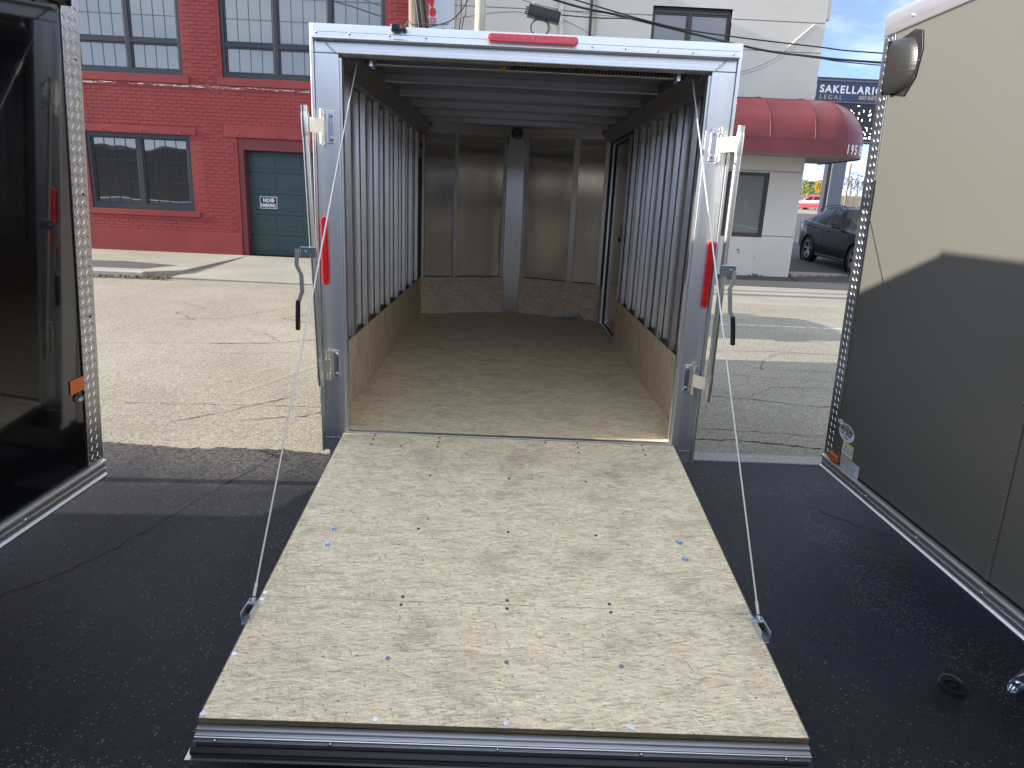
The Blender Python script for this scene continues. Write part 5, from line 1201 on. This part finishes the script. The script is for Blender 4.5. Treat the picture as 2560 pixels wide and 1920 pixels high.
HAT = [(0, .60, .36, .60, .64, .5), (.12, .78, .24, .66, .72, .6), (.5, .86, .20, .80, .86, .66), (1.0, .87, .19, .90, .98, .66), (1.5, .87, .18, .95, 1.20, .62), (2.1, .87, .18, .98, 1.44, .57), (2.6, .87, .18, 1.0, 1.49, .56), (3.3, .87, .20, 1.03, 1.42, .55), (3.9, .86, .24, 1.06, 1.27, .54), (4.2, .84, .30, 1.06, 1.16, .55), (4.38, .80, .36, .98, 1.06, .54), (4.45, .72, .42, .90, .94, .5)]
yc_ = terrain(73)
car("parked_hatchback", "red hatchback parked in the distance below the yellow road sign", HAT, (.92, 3.62), .31, CARRED, [(1.55, 2.45, 2.05, 2.5), (2.58, 3.35, 2.6, 3.25)], (30.9, 73.4, yc_-.02), R(-143), 0, False, 5, (3.45, 4.15), (1.15, 2.0))

# ================================================================== DISTANCE
RS = thing("road_sign", "yellow diamond lane-ends sign on a post beyond the red car", "sign", (32.45, 71.5, terrain(71.5)))
at0(RS, MB().tube([(32.45, 71.5, terrain(71.5)), (32.45, 71.5, 3.5)], .035, 8), "post", PYLD)
at0(RS, MB().prism([(32.45, 3.02), (33.0, 3.77), (32.45, 4.52), (31.9, 3.77)], 71.44, 71.46, 'y'), "sign_plate", mat("road_sign_yellow", (.72, .42, .02), .5))
at0(RS, MB().box(32.52, 32.60, 71.43, 71.438, 3.45, 4.1).hexa([(32.22, 71.43, 3.45), (32.30, 71.43, 3.45), (32.30, 71.438, 3.45), (32.22, 71.438, 3.45)], [(32.34, 71.43, 4.1), (32.42, 71.43, 4.1), (32.42, 71.438, 4.1), (32.34, 71.438, 4.1)]), "sign_symbol", BLACKP)
FN = thing("wooden_fence", "long tan wooden fence in the far distance behind the parked cars", "fence", (40, 84, terrain(80)))
zb_, zt_ = terrain(80)-.1, 3.30
for k in range(24):
    x0 = 22+k*2.44; m_ = MB()
    for j in range(8): xx = x0+.06+j*.29; m_.box(xx, xx+.275, 84+.01*(j % 2), 84.03, zb_, zt_-.03*((k*7+j) % 3)*.3)
    at0(FN, m_, "fence_panel", FENCEW)
    at0(FN, MB().box(x0-.06, x0+.055, 83.94, 84.06, zb_, zt_+.08), "fence_post", FENCEW)
def foliage(c, rx, ry, rz, n, s_, seed, flat=.0):
    rn = random.Random(seed); m_ = MB(); cl = [(rn.uniform(-.8, .8), rn.uniform(-.8, .8), rn.uniform(-.7, .8)) for _ in range(14)]
    for i in range(n):
        q = cl[i % len(cl)]; p = [q[k]+rn.gauss(0, .22) for k in range(3)]
        l_ = math.sqrt(sum(v*v for v in p))
        if l_ > 1.15: continue
        P_ = Vector((c[0]+p[0]*rx, c[1]+p[1]*ry, c[2]+p[2]*rz)); a = Vector((rn.gauss(0, 1), rn.gauss(0, 1), rn.gauss(0, 1))).normalized()*s_; b = a.orthogonal().normalized()*s_*.6
        m_.quad(P_-a, P_+b, P_+a, P_-b)
    return m_
def tree(name, label, x, y, h, rx, rz, leaf, n, s_, seed, bare=False, cat="tree"):
    z = terrain(min(y, 80)); t_ = thing(name, label, cat, (x, y, z)); rn = random.Random(seed)
    at0(t_, MB().tube([(x, y, z-.1), (x+.1, y, z+h*.45), (x, y, z+h*.8)], .1, 8, rads=[h*.03, h*.02, h*.008]), "trunk", BARK, smooth=50)
    br = MB()
    def grow(p, d, L, r, lv):
        e = p+d*L; br.tube([p, (p+e)/2+Vector((rn.gauss(0, .04), rn.gauss(0, .04), 0))*L, e], r, 4, cap=False, rads=[r, r*.8, r*.5])
        if lv > 0:
            for _ in range(4 if bare else 3):
                dd = (d+Vector((rn.gauss(0, .55), rn.gauss(0, .55), rn.gauss(.1, .35)))).normalized(); grow(p+d*L*rn.uniform(.45, 1), dd, L*rn.uniform(.55, .75), r*.5, lv-1)
    for _ in range(7 if bare else 4): grow(Vector((x, y, z+h*rn.uniform(.25, .6))), Vector((rn.gauss(0, .5), rn.gauss(0, .5), .8)).normalized(), h*.28, h*.008, 4 if bare else 2)
    at0(t_, br, "branches", BARK if not bare else LEAFB)
    if leaf: at0(t_, foliage((x, y, z+h*.62), rx, rx, rz, n, s_, seed), "crown", leaf)
    return t_
tree("shrub", "yellow-green spring bush rising behind the far fence, left", 40.3, 97, 3.6, 2.6, 1.5, LEAFY, 1500, .16, 1, cat="shrub")
tree("shrub", "yellow-green spring bush behind the far fence, beside the road sign", 43.0, 98, 3.4, 2.3, 1.4, LEAFY, 1300, .16, 2, cat="shrub")
tree("evergreen_tree", "dark evergreen crown just above the yellow-green bushes", 48.6, 112, 4.6, 2.6, 1.8, LEAFD, 1500, .2, 3)
tree("bare_tree", "bare twiggy tree with grey-brown branches right of the sign column", 45.2, 91, 5.2, 1, 1, None, 0, 0, 4, True)
tree("bare_tree", "second bare tree right of the sign column, nearer the evergreen", 47.6, 94, 4.6, 1, 1, None, 0, 0, 5, True)
tree("bare_tree", "bare brownish tree between bush and sign column", 44.6, 99, 3.9, 1, 1, None, 0, 0, 8, True)
tree("evergreen_tree", "olive evergreen tree at the trailer edge beyond the fence", 46.6, 88.5, 4.3, 1.1, 1.9, LEAFD, 1400, .16, 6)
FP = thing("utility_pole", "distant thin utility pole beside the sign column", "pole", (29.63, 59.2, terrain(59.2)))
at0(FP, MB().tube([(29.63, 59.2, terrain(59.2)), (29.63, 59.2, 5.4)], .09, 8), "pole", POLEW, smooth=50)
lp = MB()
for (x_, z_, r_) in ((30.15, 4.35, .30), (29.75, 4.05, .24)):
    lp.tube([(x_+r_*math.cos(a), 59.2, z_+r_*math.sin(a)) for a in [2*math.pi*k/20 for k in range(21)]], .03, 5, cap=False)
at0(FP, lp, "cable_loop", WIREG)
tag(MB().tube([(29.63, 59.2, 4.6), (31.4, 59.2, 4.2), (45, 59.2, 3.9)], .03, 5).tube([(10, 59.2, 7.6), (29.63, 59.2, 6.2), (45, 59.2, 6.1)], .02, 5).tube([(10, 59.4, 7.3), (29.63, 59.2, 5.95), (45, 59.2, 5.9)], .02, 5).build("overhead_wire", WIREG), "far thin wires strung from the distant pole beyond the awning", "cable")
# stop sign across the street (seen mirrored in the office window)
SS = thing("stop_sign", "red octagonal stop sign across the street, mirrored in the office window", "sign", (9.06, 3.42, G))
at0(SS, MB().tube([(9.06, 3.42, G), (9.06, 3.42, 1.6)], .025, 8), "post", ZINC)
so = bpy.data.objects.new("sign_head", None); COL.objects.link(so); so.parent = SS; so.location = (0, 0, 1.65); so.rotation_euler = (0, 0, R(180-58))
oc = [(.39*math.cos(R(22.5+45*k)), .39*math.sin(R(22.5+45*k))) for k in range(8)]; oc2 = [(p[0]*.93, p[1]*.93) for p in oc]
MB().prism(oc, -.032, -.028, 'y').build("sign_plate", WHITE, so); MB().prism(oc2, -.035, -.0325, 'y').build("red_field", REDP, so)
text_mesh("STOP", .29, WHITE, "lettering", so, facing_y(-.30, -.038, -.10), .0005, .80, 1, 'LEFT', .008)

# unseen building added behind the viewer so glass and metal mirror a darker horizon
BB = thing("warehouse", "low brown brick warehouse out of view across the lot, added for dark reflections", "building", (0, -42, G))
WB = mat("brown_brick", (.11, .075, .055), .9)
MB().box(-46, 34, -6, 0, 0, 4.6).build("wall", WB, BB)
MB().box(-46.2, 34.2, -6.2, .2, 4.6, 4.9).build("parapet", CONC, BB)
for k in range(12): MB().box(-27+k*5, -24.4+k*5, -.02, .03, 1.6, 3.4).build("window", GL_LO, BB)
for k, (x_, y_, h_) in enumerate(((-46, -12, 6), (-50, 2, 6.5), (-48, 14, 6), (34, -14, 6), (-44, -24, 6.4))):  # unseen trees, also put in to darken the reflected skyline
    tree("added_tree", ("unseen dark leafy tree added behind the parking lot", "unseen dark leafy tree added far along the street to the left", "leafy tree beyond the brick building's left end", "unseen dark leafy tree added far right behind the lot", "unseen dark leafy tree added at the back left corner of the lot")[k], x_, y_, h_, 3.5, 2.2, LEAFD, 1200, .35, 20+k)

# ================================================================== SMALL THINGS ON THE ASPHALT
CP = thing("round_cap", "small black round plastic cap lying on the asphalt at lower right", "cap", (1.60, -1.165, G))
MB().ring((0, 0, .002), (0, 0, 1), .030, .046, .012, 28).build("rim", BLKPL, CP, smooth=30)
MB().disc((0, 0, .001), (0, 0, 1), .030, .006, 24).disc((0, 0, .007), (0, 0, 1), .010, .009, 12).build("centre", BLKPL, CP, smooth=30)
MB().grid(lambda u, v: ((.043+.004*v)*math.cos(R(20)+R(140)*u), (.043+.004*v)*math.sin(R(20)+R(140)*u), .014+.012*math.sin(math.pi*u)+.003*v), 14, 2).build("cracked_flange", mat("worn_plastic", (.09, .08, .07), .6), CP, smooth=50)
CPb = MB().tube([(1.795, -1.185, G+.024), (1.815, -1.172, G+.024), (1.820, -1.169, G+.028), (1.86, -1.143, G+.030), (1.872, -1.135, G+.026), (1.91, -1.11, G+.028), (1.925, -1.10, G+.022), (1.97, -1.07, G+.024), (2.01, -1.045, G+.024)], .022, 12, rads=[.017, .019, .023, .024, .020, .024, .020, .023, .015]).build("plastic_bottle", CLEAR, None, smooth=35)
tag(CPb, "clear crushed plastic bottle at the right edge of the picture", "bottle")
